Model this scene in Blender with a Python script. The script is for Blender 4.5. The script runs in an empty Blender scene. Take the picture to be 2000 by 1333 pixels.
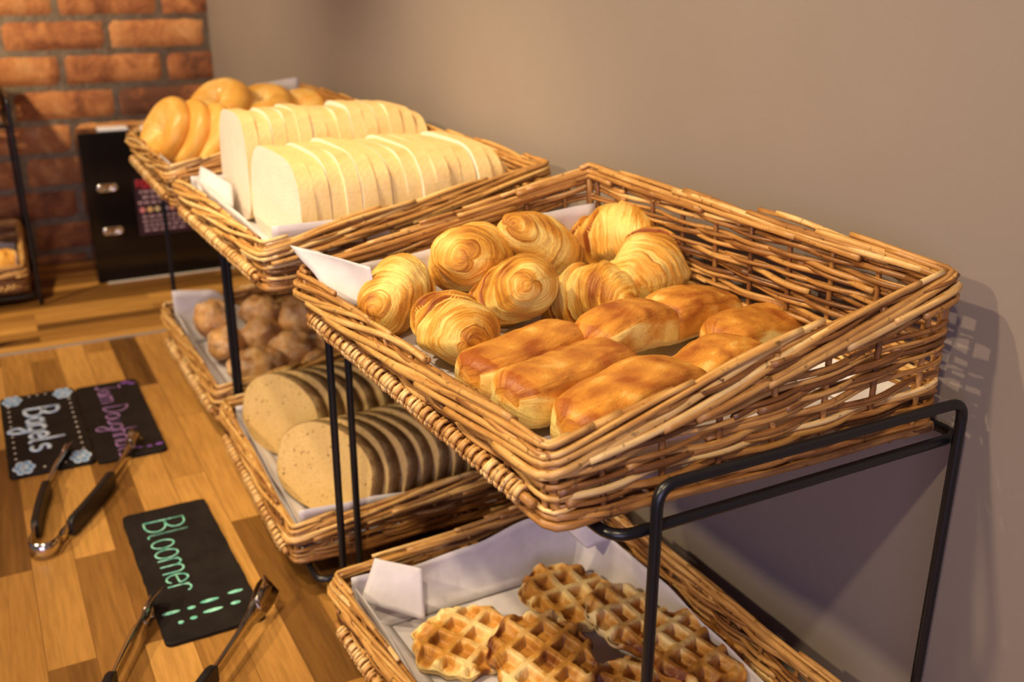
import bpy, math, random
from mathutils import Vector, Matrix, noise
R = math.radians
scn = bpy.context.scene
COL = scn.collection
CAMZ = 1.67                     # height of the lens above the floor; counter top is at 0.90
def W(x, y, drop):              # x towards the painted wall, y along it, drop = distance below lens height
    return Vector((x, y, CAMZ - drop))
CT = 0.90                       # counter top
# ------------------------------------------------------------------ camera
pitch, az, roll = R(20.4), R(28.2), R(0.12)
fwd = Vector((math.sin(az)*math.cos(pitch), math.cos(az)*math.cos(pitch), -math.sin(pitch)))
r0 = Vector((math.cos(az), -math.sin(az), 0)); u0 = r0.cross(fwd)
rt = r0*math.cos(roll) + u0*math.sin(roll); up = u0*math.cos(roll) - r0*math.sin(roll)
cam = bpy.data.cameras.new('camera'); co = bpy.data.objects.new('camera', cam); COL.objects.link(co)
co.matrix_world = Matrix(((rt.x, up.x, -fwd.x, 0), (rt.y, up.y, -fwd.y, 0), (rt.z, up.z, -fwd.z, CAMZ), (0, 0, 0, 1)))
cam.sensor_width = 36; cam.lens = 35.14; cam.clip_start = .02
cam.dof.use_dof = True; cam.dof.focus_distance = 0.84; cam.dof.aperture_fstop = 6.0
scn.camera = co
# ------------------------------------------------------------------ world, lights, exposure
wd = bpy.data.worlds.new('world'); scn.world = wd; wd.use_nodes = True
wd.node_tree.nodes['Background'].inputs[0].default_value = (0.62, 0.55, 0.62, 1)
wd.node_tree.nodes['Background'].inputs[1].default_value = 0.16
def light(name, kind, loc, target, energy, col, **kw):
    l = bpy.data.lights.new(name, kind); l.energy = energy; l.color = col
    for k, v in kw.items(): setattr(l, k, v)
    o = bpy.data.objects.new(name, l); COL.objects.link(o); o.location = loc
    o.rotation_euler = (Vector(target) - Vector(loc)).to_track_quat('-Z', 'Y').to_euler(); return o
WARM = (1.0, 0.79, 0.50)
light('spot_light', 'SPOT', (-0.38, 1.05, 2.50), (0.48, 0.95, 1.33), 54, WARM, spot_size=R(75), spot_blend=.9, shadow_soft_size=.022)
light('spot_light', 'SPOT', (-0.15, 1.60, 2.55), (0.42, 1.48, 1.40), 56, WARM, spot_size=R(52), spot_blend=.9, shadow_soft_size=.03)
light('spot_light', 'SPOT', (-1.45, 0.75, 2.50), (0.46, 1.00, 1.00), 92, WARM, spot_size=R(62), spot_blend=.9, shadow_soft_size=.05)
light('spot_light', 'SPOT', (-0.28, -0.12, 2.55), (0.60, 0.80, 1.25), 46, WARM, spot_size=R(80), spot_blend=.9, shadow_soft_size=.03)
light('spot_light', 'SPOT', (-0.75, 1.95, 2.55), (0.12, 2.90, 1.35), 150, WARM, spot_size=R(90), spot_blend=.9, shadow_soft_size=.05)
light('window_daylight', 'AREA', (-1.1, -1.7, 1.65), (0.5, 0.9, 1.1), 30, (0.66, 0.60, 1.0), shape='RECTANGLE', size=1.8, size_y=1.2)
scn.view_settings.view_transform = 'Standard'; scn.view_settings.look = 'None'
scn.view_settings.gamma = 1; scn.view_settings.use_curve_mapping = False
scn.view_settings.exposure = 0.12
# ------------------------------------------------------------------ helpers
def tag(o, label=None, cat=None, group=None, kind=None):
    for k, v in (('label', label), ('category', cat), ('group', group), ('kind', kind)):
        if v: o[k] = v
    return o
def empty(name, loc, rot=(0, 0, 0)):
    o = bpy.data.objects.new(name, None); COL.objects.link(o); o.location = loc; o.rotation_euler = rot
    o.empty_display_size = .02; return o
class MB:
    """collects geometry; tone = per-vertex value read by the materials"""
    def __init__(s): s.v = []; s.f = []; s.t = []; s.mi = []; s.uv = []
    def add(s, vs, fs, tone=.5, mi=0, uv=None):
        b = len(s.v); s.v += [tuple(p) for p in vs]; s.f += [tuple(b+i for i in f) for f in fs]
        s.t += (list(tone) if hasattr(tone, '__len__') else [tone]*len(vs)); s.mi += [mi]*len(fs)
        s.uv += (uv if uv else [(0, 0)]*len(vs))
    def tube(s, pts, r, sides=6, tone=.5, cap=True, mi=0, flat=1.0, closed=False):
        pts = [Vector(p) for p in pts]; n = len(pts)
        rr = r if hasattr(r, '__len__') else [r]*n
        vs = []; fs = []; uvs = []; ln = 0
        T = []
        for i in range(n):
            if closed: d = pts[(i+1) % n]-pts[i-1]
            else: d = pts[min(i+1, n-1)]-pts[max(i-1, 0)]
            T.append(d.normalized() if d.length > 1e-9 else Vector((0, 0, 1)))
        a = Vector((0, 0, 1)) if abs(T[0].z) < .9 else Vector((1, 0, 0))
        for i in range(n):
            a = a - T[i]*a.dot(T[i])
            if a.length < 1e-6: a = Vector((1, 0, 0)).cross(T[i])
            a.normalize(); b = T[i].cross(a)
            if i: ln += (pts[i]-pts[i-1]).length
            for k in range(sides):
                th = 2*math.pi*k/sides
                vs.append(pts[i]+(a*math.sin(th)*flat+b*math.cos(th))*rr[i]); uvs.append((ln, k/sides))
        m = n if closed else n-1
        for i in range(m):
            j = (i+1) % n
            for k in range(sides):
                k2 = (k+1) % sides
                fs.append((i*sides+k, i*sides+k2, j*sides+k2, j*sides+k))
        if cap and not closed:
            fs.append(tuple(range(sides-1, -1, -1))); fs.append(tuple((n-1)*sides+k for k in range(sides)))
        s.add(vs, fs, tone, mi, uvs)
    def box(s, c, d, tone=.5, mi=0, rot=None):
        vs = [Vector((sx*d[0]/2, sy*d[1]/2, sz*d[2]/2)) for sx in (-1, 1) for sy in (-1, 1) for sz in (-1, 1)]
        if rot is not None: vs = [rot @ p for p in vs]
        vs = [p+Vector(c) for p in vs]
        s.add(vs, [(0, 1, 3, 2), (4, 6, 7, 5), (0, 4, 5, 1), (2, 3, 7, 6), (0, 2, 6, 4), (1, 5, 7, 3)], tone, mi)
    def grid(s, fn, nu, nv, tone=None, mi=0, wrapu=False):
        vs = []; t = []; uv = []
        for i in range(nu+1-(1 if wrapu else 0)):
            for j in range(nv+1):
                r = fn(i/nu, j/nv); vs.append(r[0] if tone is None and isinstance(r, tuple) else r)
                t.append(r[1] if isinstance(r, tuple) else (tone or .5)); uv.append((i/nu, j/nv))
        N = nu+1-(1 if wrapu else 0); fs = []
        for i in range(nu):
            i2 = (i+1) % N
            for j in range(nv): fs.append((i*(nv+1)+j, i2*(nv+1)+j, i2*(nv+1)+j+1, i*(nv+1)+j+1))
        s.add(vs, fs, t, mi, uv)
    def build(s, name, mats, parent=None, smooth=True, origin=None):
        me = bpy.data.meshes.new(name)
        o3 = Vector(origin) if origin is not None else Vector((0, 0, 0))
        me.from_pydata([tuple(Vector(p)-o3) for p in s.v], [], s.f)
        at = me.attributes.new('tone', 'FLOAT', 'POINT'); at.data.foreach_set('value', s.t)
        ul = me.uv_layers.new(name='UVMap'); li = [0]*len(me.loops); me.loops.foreach_get('vertex_index', li)
        fl = []
        for i in li: fl += s.uv[i]
        ul.data.foreach_set('uv', fl)
        if not hasattr(mats, '__len__'): mats = [mats]
        for m in mats: me.materials.append(m)
        me.polygons.foreach_set('material_index', s.mi)
        me.polygons.foreach_set('use_smooth', [smooth]*len(me.polygons))
        me.update()
        o = bpy.data.objects.new(name, me); COL.objects.link(o)
        if parent is not None: o.parent = parent
        elif origin is not None: o.location = o3
        return o
def bevel(o, w, seg=2):
    m = o.modifiers.new('bevel', 'BEVEL'); m.width = w; m.segments = seg; m.limit_method = 'ANGLE'; m.angle_limit = R(40)
    return o
def setp(o, parent):                    # parent keeping local coordinates = world coords minus parent's location
    o.parent = parent; return o
def copy_tree(o, parent=None):
    c = o.copy(); COL.objects.link(c)
    if parent is not None: c.parent = parent
    for ch in list(o.children): copy_tree(ch, c)
    return c
# ------------------------------------------------------------------ materials
def mat(name):
    m = bpy.data.materials.new(name); m.use_nodes = True; nt = m.node_tree
    return m, nt, nt.nodes['Principled BSDF']
def N(nt, t, **kw):
    n = nt.nodes.new(t)
    for k, v in kw.items():
        if k.startswith('i_'): n.inputs[k[2:].replace('_', ' ')].default_value = v
        else: setattr(n, k, v)
    return n
def ramp(nt, fac, stops, interp='LINEAR'):
    r = nt.nodes.new('ShaderNodeValToRGB'); r.color_ramp.interpolation = interp
    e = r.color_ramp.elements
    while len(e) < len(stops): e.new(.5)
    for i, (p, c) in enumerate(stops): e[i].position = p; e[i].color = (*c, 1) if len(c) == 3 else c
    nt.links.new(fac, r.inputs[0]); return r
def math_n(nt, op, a, b=None, clamp=False):
    n = nt.nodes.new('ShaderNodeMath'); n.operation = op; n.use_clamp = clamp
    for i, x in enumerate((a, b)):
        if x is None: continue
        if isinstance(x, (int, float)): n.inputs[i].default_value = x
        else: nt.links.new(x, n.inputs[i])
    return n.outputs[0]
def mixc(nt, fac, a, b, mode='MIX'):
    n = nt.nodes.new('ShaderNodeMix'); n.data_type = 'RGBA'; n.blend_type = mode
    for i, x in ((0, fac), (6, a), (7, b)):
        if isinstance(x, (int, float)): n.inputs[i].default_value = x
        elif isinstance(x, tuple): n.inputs[i].default_value = (*x, 1)
        else: nt.links.new(x, n.inputs[i])
    return n.outputs[2]
def coords(nt, kind='Object', scale=(1, 1, 1), rot=(0, 0, 0)):
    tc = nt.nodes.new('ShaderNodeTexCoord'); mp = nt.nodes.new('ShaderNodeMapping')
    mp.inputs['Scale'].default_value = scale; mp.inputs['Rotation'].default_value = rot
    nt.links.new(tc.outputs[kind], mp.inputs[0]); return mp.outputs[0]
def noise_n(nt, vec, scale, detail=3, rough=.55, dist=0):
    n = nt.nodes.new('ShaderNodeTexNoise'); n.inputs['Scale'].default_value = scale; n.inputs['Detail'].default_value = detail
    n.inputs['Roughness'].default_value = rough; n.inputs['Distortion'].default_value = dist
    nt.links.new(vec, n.inputs['Vector']); return n.outputs[0]
def bump(nt, p, h, strength, dist=.002):
    b = nt.nodes.new('ShaderNodeBump'); b.inputs['Strength'].default_value = strength; b.inputs['Distance'].default_value = dist
    nt.links.new(h, b.inputs['Height']); nt.links.new(b.outputs[0], p.inputs['Normal'])
def tone(nt):
    a = nt.nodes.new('ShaderNodeAttribute'); a.attribute_name = 'tone'; return a.outputs['Fac']
def simple(name, c, rough=.5, metal=0.0, spec=.5):
    m, nt, p = mat(name); p.inputs['Base Color'].default_value = (*c, 1); p.inputs['Roughness'].default_value = rough
    p.inputs['Metallic'].default_value = metal; p.inputs['Specular IOR Level'].default_value = spec; return m

def wicker_mat(name, dark=1.0):
    m, nt, p = mat(name)
    v = coords(nt, 'UV', (18, 3, 1)); n = noise_n(nt, v, 1.6, 3, .6)
    n2 = noise_n(nt, coords(nt, 'Object', (1, 1, 1)), 14, 3, .6)
    f = math_n(nt, 'ADD', tone(nt), math_n(nt, 'MULTIPLY', math_n(nt, 'SUBTRACT', n, .5), .75))
    f = math_n(nt, 'ADD', f, math_n(nt, 'MULTIPLY', math_n(nt, 'SUBTRACT', n2, .5), .5))
    r = ramp(nt, f, [(0, (.07, .024, .007)), (.3, (.21, .080, .020)), (.55, (.44, .205, .050)), (.8, (.64, .36, .105)), (1, (.80, .55, .23))])
    sp = noise_n(nt, coords(nt, 'Object'), 160, 2, .5)
    spm = ramp(nt, sp, [(.28, (.35, .35, .35)), (.36, (1, 1, 1))])
    c = mixc(nt, .8, r.outputs[0], spm.outputs[0], 'MULTIPLY')
    nt.links.new(c, p.inputs['Base Color']); p.inputs['Roughness'].default_value = .42
    p.inputs['Specular IOR Level'].default_value = .55
    bump(nt, p, n, .35, .001); return m
M_WICK = wicker_mat('wicker'); M_WRAP = wicker_mat('wicker_wrap', 1.0)

def black_metal():
    m, nt, p = mat('black_coated_wire'); p.inputs['Base Color'].default_value = (.006, .006, .008, 1); p.inputs['Roughness'].default_value = .32
    n = noise_n(nt, coords(nt), 300, 2); bump(nt, p, n, .12, .0005); return m
M_BLACK = black_metal()

def paint_mat():
    m, nt, p = mat('taupe_wall_paint')
    n = noise_n(nt, coords(nt), 2.2, 4, .55)
    r = ramp(nt, n, [(.3, (.245, .200, .168)), (.7, (.275, .226, .190))])
    nt.links.new(r.outputs[0], p.inputs['Base Color']); p.inputs['Roughness'].default_value = .62
    b = noise_n(nt, coords(nt), 220, 3); bump(nt, p, b, .12, .001); return m
M_PAINT = paint_mat()

def brick_mat():
    m, nt, p = mat('red_brick')
    o = coords(nt)
    n = noise_n(nt, o, 14, 5, .65, .6); n2 = noise_n(nt, o, 70, 4, .7)
    f = math_n(nt, 'ADD', tone(nt), math_n(nt, 'MULTIPLY', math_n(nt, 'SUBTRACT', n, .5), 1.7))
    r = ramp(nt, f, [(.05, (.15, .055, .025)), (.35, (.36, .125, .042)), (.6, (.56, .225, .072)), (.85, (.66, .32, .115)), (1, (.72, .45, .27))])
    c = mixc(nt, .35, r.outputs[0], ramp(nt, n2, [(.3, (.45, .4, .4)), (.7, (1.2, 1.1, 1))]).outputs[0], 'MULTIPLY')
    nt.links.new(c, p.inputs['Base Color']); p.inputs['Roughness'].default_value = .85
    bump(nt, p, n2, .6, .004); return m
M_BRICK = brick_mat()
def mortar_mat():
    m, nt, p = mat('mortar'); n = noise_n(nt, coords(nt), 40, 4, .7)
    r = ramp(nt, n, [(.3, (.30, .24, .15)), (.7, (.50, .41, .28))]); nt.links.new(r.outputs[0], p.inputs['Base Color'])
    p.inputs['Roughness'].default_value = .95; bump(nt, p, n, .7, .005); return m
M_MORTAR = mortar_mat()

def block_wood(name, along_y=True, w=.052, ln=.36, light_=1.0):
    m, nt, p = mat(name)
    rot = (0, 0, R(90)) if along_y else (0, 0, 0)
    v = coords(nt, 'Object', (1, 1, 1), rot)
    br = nt.nodes.new('ShaderNodeTexBrick'); br.offset = .43; br.offset_frequency = 2; br.squash = 1
    nt.links.new(v, br.inputs['Vector'])
    br.inputs['Color1'].default_value = (0, 0, 0, 1); br.inputs['Color2'].default_value = (1, 1, 1, 1)
    br.inputs['Scale'].default_value = 1; br.inputs['Mortar Size'].default_value = .0006; br.inputs['Mortar Smooth'].default_value = .3
    br.inputs['Bias'].default_value = 0; br.inputs['Brick Width'].default_value = ln; br.inputs['Row Height'].default_value = w
    br.inputs['Mortar'].default_value = (.25, .25, .25, 1)
    sc = nt.nodes.new('ShaderNodeSeparateColor'); nt.links.new(br.outputs['Color'], sc.inputs[0])
    rnd = sc.outputs[0]
    # offset the grain per block
    cx = nt.nodes.new('ShaderNodeCombineXYZ'); nt.links.new(math_n(nt, 'MULTIPLY', rnd, 37.0), cx.inputs[0]); nt.links.new(math_n(nt, 'MULTIPLY', rnd, 11.0), cx.inputs[1])
    va = nt.nodes.new('ShaderNodeVectorMath'); va.operation = 'ADD'; nt.links.new(v, va.inputs[0]); nt.links.new(cx.outputs[0], va.inputs[1])
    mp = nt.nodes.new('ShaderNodeMapping'); mp.inputs['Scale'].default_value = (2.2, 26, 1); nt.links.new(va.outputs[0], mp.inputs[0])
    g = noise_n(nt, mp.outputs[0], 1.0, 5, .6, 1.4)
    mp2 = nt.nodes.new('ShaderNodeMapping'); mp2.inputs['Scale'].default_value = (12, 160, 1); nt.links.new(va.outputs[0], mp2.inputs[0])
    g2 = noise_n(nt, mp2.outputs[0], 1.0, 3, .6)
    f = math_n(nt, 'ADD', math_n(nt, 'MULTIPLY', rnd, .74), math_n(nt, 'MULTIPLY', g, .46))
    k = light_
    r = ramp(nt, f, [(.14, (.085*k, .036*k, .008*k)), (.36, (.22*k, .098*k, .020*k)), (.62, (.41*k, .195*k, .042*k)), (.95, (.62*k, .32*k, .078*k))])
    c = mixc(nt, .5, r.outputs[0], ramp(nt, g2, [(.35, (.62, .58, .52)), (.6, (1.08, 1.06, 1.05))]).outputs[0], 'MULTIPLY')
    c = mixc(nt, math_n(nt, 'MULTIPLY', br.outputs['Fac'], .45), c, (.10, .045, .015))
    nt.links.new(c, p.inputs['Base Color']); p.inputs['Roughness'].default_value = .38
    bump(nt, p, g2, .08, .001); return m
M_WOOD = block_wood('block_wood_worktop', True, .054, .42)
M_WOOD2 = block_wood('block_wood_back_worktop', False, .043, .46)
M_EDGE = simple('pale_joint_strip', (.42, .36, .30), .35, .3)

def pastry_mat(name, pale, gold, brown, sx, sy, rough=.36, spots=True, bstr=.5):
    m, nt, p = mat(name)
    uv = coords(nt, 'UV', (sx, sy, 1)); ob = coords(nt)
    oi = nt.nodes.new('ShaderNodeObjectInfo')
    def off(v):
        va = nt.nodes.new('ShaderNodeVectorMath'); va.operation = 'ADD'; nt.links.new(v, va.inputs[0])
        cx = nt.nodes.new('ShaderNodeCombineXYZ'); nt.links.new(math_n(nt, 'MULTIPLY', oi.outputs['Random'], 53.0), cx.inputs[0]); nt.links.new(math_n(nt, 'MULTIPLY', oi.outputs['Random'], 17.0), cx.inputs[1])
        nt.links.new(cx.outputs[0], va.inputs[1]); return va.outputs[0]
    ln = noise_n(nt, off(uv), 1.0, 4, .65, .8)
    bl = noise_n(nt, off(ob), 26, 4, .6)
    f = math_n(nt, 'ADD', tone(nt), math_n(nt, 'MULTIPLY', math_n(nt, 'SUBTRACT', ln, .5), 1.0))
    f = math_n(nt, 'ADD', f, math_n(nt, 'MULTIPLY', math_n(nt, 'SUBTRACT', bl, .5), .75))
    r = ramp(nt, f, [(.05, pale), (.42, gold), (.72, tuple((a+b)/2 for a, b in zip(gold, brown))), (1, brown)])
    c = r.outputs[0]
    if spots:
        s = noise_n(nt, off(ob), 420, 2, .6)
        c = mixc(nt, .45, c, ramp(nt, s, [(.30, (.5, .36, .25)), (.42, (1, 1, 1))]).outputs[0], 'MULTIPLY')
    nt.links.new(c, p.inputs['Base Color']); p.inputs['Roughness'].default_value = rough
    p.inputs['Specular IOR Level'].default_value = .30
    p.inputs['Subsurface Weight'].default_value = .12; p.inputs['Subsurface Radius'].default_value = (.012, .006, .002); p.inputs['Subsurface Scale'].default_value = .5
    h = math_n(nt, 'ADD', ln, math_n(nt, 'MULTIPLY', noise_n(nt, off(ob), 300, 3), .25))
    bump(nt, p, h, bstr, .002); return m
M_CROI = pastry_mat('croissant_pastry', (.96, .70, .21), (.78, .38, .052), (.29, .070, .010), 34, 1.6, .42, True, .8)
M_PAIN = pastry_mat('pain_au_chocolat_pastry', (.94, .70, .24), (.72, .32, .05), (.36, .10, .016), 2.6, 12, .40, True, .8)
M_BAGEL = pastry_mat('bagel_crust', (.93, .66, .24), (.84, .44, .085), (.58, .22, .03), 5, 5, .3, False, .12)
M_WAFFLE = pastry_mat('waffle_batter', (.88, .66, .28), (.62, .29, .05), (.15, .035, .008), 5, 5, .42, False, .5)

def crumb_mat(name, a, b, hole, spk=None):
    m, nt, p = mat(name); o = coords(nt)
    v = nt.nodes.new('ShaderNodeTexVoronoi'); v.inputs['Scale'].default_value = 330; nt.links.new(o, v.inputs['Vector'])
    n = noise_n(nt, o, 180, 4, .7); n2 = noise_n(nt, o, 22, 2)
    c = ramp(nt, n2, [(.3, a), (.7, b)]).outputs[0]
    c = mixc(nt, .7, c, ramp(nt, n, [(.30, hole), (.46, (1, 1, 1))]).outputs[0], 'MULTIPLY')
    if spk:
        s = noise_n(nt, o, 140, 1, .5); c = mixc(nt, ramp(nt, s, [(.70, (0, 0, 0)), (.74, (1, 1, 1))]).outputs[0], c, spk)
    nt.links.new(c, p.inputs['Base Color']); p.inputs['Roughness'].default_value = .85
    p.inputs['Specular IOR Level'].default_value = .2
    bump(nt, p, n, .5, .002); return m
M_CRUMB_W = crumb_mat('white_crumb', (.78, .67, .54), (.82, .72, .60), (.86, .82, .74))
M_CRUMB_B = crumb_mat('granary_crumb', (.60, .40, .155), (.66, .45, .185), (.60, .50, .38), (.22, .11, .04))
def crust_mat(name, stops, rough=.6, sc=30, fl=None):
    m, nt, p = mat(name); o = coords(nt)
    n = noise_n(nt, o, sc, 5, .65); f = math_n(nt, 'ADD', math_n(nt, 'MULTIPLY', tone(nt), .6), math_n(nt, 'MULTIPLY', n, .55))
    c = ramp(nt, f, stops).outputs[0]
    if fl:
        g = noise_n(nt, o, 45, 6, .8); c = mixc(nt, ramp(nt, g, [(.45, (0, 0, 0)), (.68, (.75, .75, .75))]).outputs[0], c, fl)
    nt.links.new(c, p.inputs['Base Color']); p.inputs['Roughness'].default_value = rough
    bump(nt, p, noise_n(nt, o, 190, 5, .7), .5, .003); return m
M_CRUST_W = crust_mat('white_loaf_crust', [(.15, (.93, .75, .42)), (.42, (.86, .62, .28)), (.75, (.64, .35, .10))])
M_CRUST_B = crust_mat('granary_crust', [(.15, (.40, .23, .07)), (.5, (.22, .11, .03)), (.9, (.09, .04, .012))], .7, 60, (.46, .32, .13))
M_ROLL = crust_mat('rustic_roll_crust', [(.2, (.78, .50, .20)), (.5, (.58, .28, .075)), (.85, (.24, .08, .018))], .5, 34, (.82, .62, .42))

def paper_mat():
    m, nt, p = mat('greaseproof_paper')
    n = noise_n(nt, coords(nt), 60, 5, .6)
    r = ramp(nt, n, [(.3, (.72, .68, .70)), (.7, (.82, .78, .80))]); nt.links.new(r.outputs[0], p.inputs['Base Color'])
    p.inputs['Roughness'].default_value = .55
    tr = nt.nodes.new('ShaderNodeBsdfTranslucent'); tr.inputs[0].default_value = (.80, .72, .70, 1)
    mx = nt.nodes.new('ShaderNodeMixShader'); mx.inputs[0].default_value = .22
    out = nt.nodes['Material Output']
    nt.links.new(p.outputs[0], mx.inputs[1]); nt.links.new(tr.outputs[0], mx.inputs[2]); nt.links.new(mx.outputs[0], out.inputs[0])
    bump(nt, p, noise_n(nt, coords(nt), 9, 3, .5, 1.2), .35, .01); return m
M_PAPER = paper_mat()
def slate_mat():
    m, nt, p = mat('black_slate'); n = noise_n(nt, coords(nt), 26, 6, .7)
    r = ramp(nt, n, [(.3, (.007, .005, .0045)), (.75, (.020, .015, .013))]); nt.links.new(r.outputs[0], p.inputs['Base Color'])
    p.inputs['Roughness'].default_value = .62; p.inputs['Specular IOR Level'].default_value = .22; bump(nt, p, n, .3, .003); return m
M_SLATE = slate_mat()
def chalk(name, a, b):
    m, nt, p = mat(name); n = noise_n(nt, coords(nt), 120, 3)
    r = ramp(nt, n, [(.35, a), (.65, b)]); nt.links.new(r.outputs[0], p.inputs['Base Color']); p.inputs['Roughness'].default_value = .7; return m
M_CH_G = chalk('green_chalk', (.10, .50, .36), (.42, .88, .68))
M_CH_B = chalk('pale_blue_chalk', (.40, .56, .85), (.78, .86, .95))
M_CH_B2 = chalk('blue_chalk', (.16, .38, .70), (.30, .52, .80))
M_CH_P = chalk('purple_chalk', (.34, .14, .40), (.60, .34, .66))
M_CH_V = chalk('violet_chalk', (.16, .05, .30), (.30, .10, .50))
M_CH_W = chalk('cream_chalk', (.62, .52, .44), (.80, .70, .62))
M_STEEL = simple('polished_steel', (.72, .66, .58), .16, 1.0)
M_GRIP = simple('black_rubber_grip', (.010, .008, .008), .45)
M_CHROME = simple('chrome_plate', (.85, .78, .62), .2, 1.0)
M_BOX = simple('gloss_black_panel', (.006, .005, .005), .12)

# ------------------------------------------------------------------ the room
def wallx(y): return .715 - .0275*y
mb = MB()
y0, y1 = -2.6, 3.1
mb.add([(wallx(y0), y0, 0), (wallx(y1), y1, 0), (wallx(y1), y1, 2.7), (wallx(y0), y0, 2.7),
        (wallx(y0)+.1, y0, 0), (wallx(y1)+.1, y1, 0), (wallx(y1)+.1, y1, 2.7), (wallx(y0)+.1, y0, 2.7)],
       [(0, 1, 2, 3), (4, 7, 6, 5), (0, 3, 7, 4), (1, 5, 6, 2), (3, 2, 6, 7), (0, 4, 5, 1)])
tag(mb.build('wall_right', M_PAINT, smooth=False), kind='structure')
# brick wall: mortar bed plus individually shaped brick faces in one mesh
YB = 2.97
rng = random.Random(5)
mb = MB(); mb.box((-1.2, YB+.06, 1.35), (3.9, .1, 2.7), 0, 1)
zj = [-.122, -.209, -.299, -.388, -.475, -.564, -.655, -.742, -.83]
rows = []
zz = CAMZ + zj[0]
top = [CAMZ+zj[0]+.0885*k for k in range(0, 14)]
rows = [(CAMZ+zj[i+1], CAMZ+zj[i]) for i in range(len(zj)-1)] + [(top[k], top[k+1]) for k in range(12)]
rows += [(CAMZ+zj[-1]-.0885*(k+1), CAMZ+zj[-1]-.0885*k) for k in range(9)]
def brick(x0, x1, z0, z1, t):
    g = .0034; x0 += g; x1 -= g; z0 += g; z1 -= g
    if x1-x0 < .02: return
    nx = max(3, int((x1-x0)/.016)); nz = 5; s = rng.random()*50
    def fn(u, v):
        # rounded, irregular edge and face
        eu = min(u, 1-u)*(x1-x0); ev = min(v, 1-v)*(z1-z0); e = min(eu, ev)
        dx = .004*noise.noise(Vector((u*6+s, v*3, 1))); dz = .0045*noise.noise(Vector((u*8+s, v*2, 9)))
        dep = .0075*min(1, (e/.010))**.5 + .002*noise.noise(Vector((u*12+s, v*5, 4)))
        if e <= 1e-6: dep = -.004
        return Vector((x0+(x1-x0)*u+dx, YB+.0095-dep, z0+(z1-z0)*v+dz))
    mb.grid(fn, nx, nz, max(.01, t), 0)
joint = {0: .363, 1: .240, 2: .366, 3: .244, 4: .37, 5: .235, 6: .365, 7: .24}
for i, (z0, z1) in enumerate(rows):
    j = joint.get(i, .245 if i % 2 else .363) if i < 8 else (.245 if (i % 2 == 0) else .363)
    L = .262; x = j
    while x < .72: x += L
    xs = []
    while x > -3.1: xs.append(x); x -= L
    for xx in xs:
        if z1 < CT-.35 and xx < .7: continue
        if z0 > 2.7: continue
        if xx-L > .645: continue
        t = .54 + rng.uniform(-.26, .24)
        if rng.random() < .2: t -= .28
        brick(xx-L, min(xx, .648), z0, z1, t)
tag(mb.build('wall_back', [M_BRICK, M_MORTAR]), kind='structure')
mb = MB(); mb.box((-1.1, .2, -.05), (4.4, 6.2, .1)); tag(mb.build('floor', simple('dark_floor_tile', (.16, .13, .11), .5), smooth=False), kind='structure')
mb = MB(); mb.box((-1.1, .2, 2.75), (4.4, 6.2, .1)); tag(mb.build('ceiling', simple('ceiling_paint', (.55, .50, .45), .8), smooth=False), kind='structure')
# ------------------------------------------------------------------ worktops
mb = MB(); mb.box((-.02+.355-.05, .42, CT-.02), (.0, 0, 0))
mb = MB()
xr = lambda y: wallx(y)-.002
YS = 2.252
mb.add([(-.16, -1.2, CT), (xr(-1.2), -1.2, CT), (xr(YS), YS-.006, CT), (-.16, YS-.006, CT), (-.16, -1.2, CT-.04), (xr(-1.2), -1.2, CT-.04), (xr(YS), YS-.006, CT-.04), (-.16, YS-.006, CT-.04)],
       [(0, 1, 2, 3), (7, 6, 5, 4), (0, 4, 5, 1), (1, 5, 6, 2), (2, 6, 7, 3), (3, 7, 4, 0)])
o = mb.build('worktop', M_WOOD, smooth=False, origin=(.3, .5, CT)); tag(o, 'oak block worktop in front, running along the taupe wall under the bread racks', 'worktop')
mb = MB()
mb.add([(-2.2, YS+.006, CT), (xr(YS), YS+.006, CT), (xr(YB), YB-.012, CT), (-2.2, YB-.012, CT), (-2.2, YS+.006, CT-.04), (xr(YS), YS+.006, CT-.04), (xr(YB), YB-.012, CT-.04), (-2.2, YB-.012, CT-.04)],
       [(0, 1, 2, 3), (7, 6, 5, 4), (0, 4, 5, 1), (1, 5, 6, 2), (2, 6, 7, 3), (3, 7, 4, 0)])
o = mb.build('worktop', M_WOOD2, smooth=False, origin=(-.4, 2.6, CT)); tag(o, 'oak block worktop at the back, along the brick wall behind the pale joint strip', 'worktop')
mb = MB(); mb.box((.25, YS, CT-.018), (.80, .012, .04)); o = bevel(mb.build('joint_strip', M_EDGE, smooth=False, origin=(.25, YS, CT)), .001)
tag(o, 'pale metal joint strip between the two wooden worktops', 'trim strip')
mb = MB(); mb.box((.30, .50, (CT-.04)/2), (.70, 3.36, CT-.044)); o = mb.build('counter_cabinet', simple('dark_cabinet', (.05, .035, .025), .5), smooth=False, origin=(.3, .5, 0))
tag(o, 'dark cabinet carrying the front worktop', 'cabinet')
mb = MB(); mb.box((-.78, 2.64, (CT-.04)/2), (2.7, .60, CT-.044)); o = mb.build('counter_cabinet', simple('dark_cabinet_back', (.05, .035, .025), .5), smooth=False, origin=(-.78, 2.64, 0))
tag(o, 'dark cabinet carrying the back worktop along the brick wall', 'cabinet')

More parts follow.
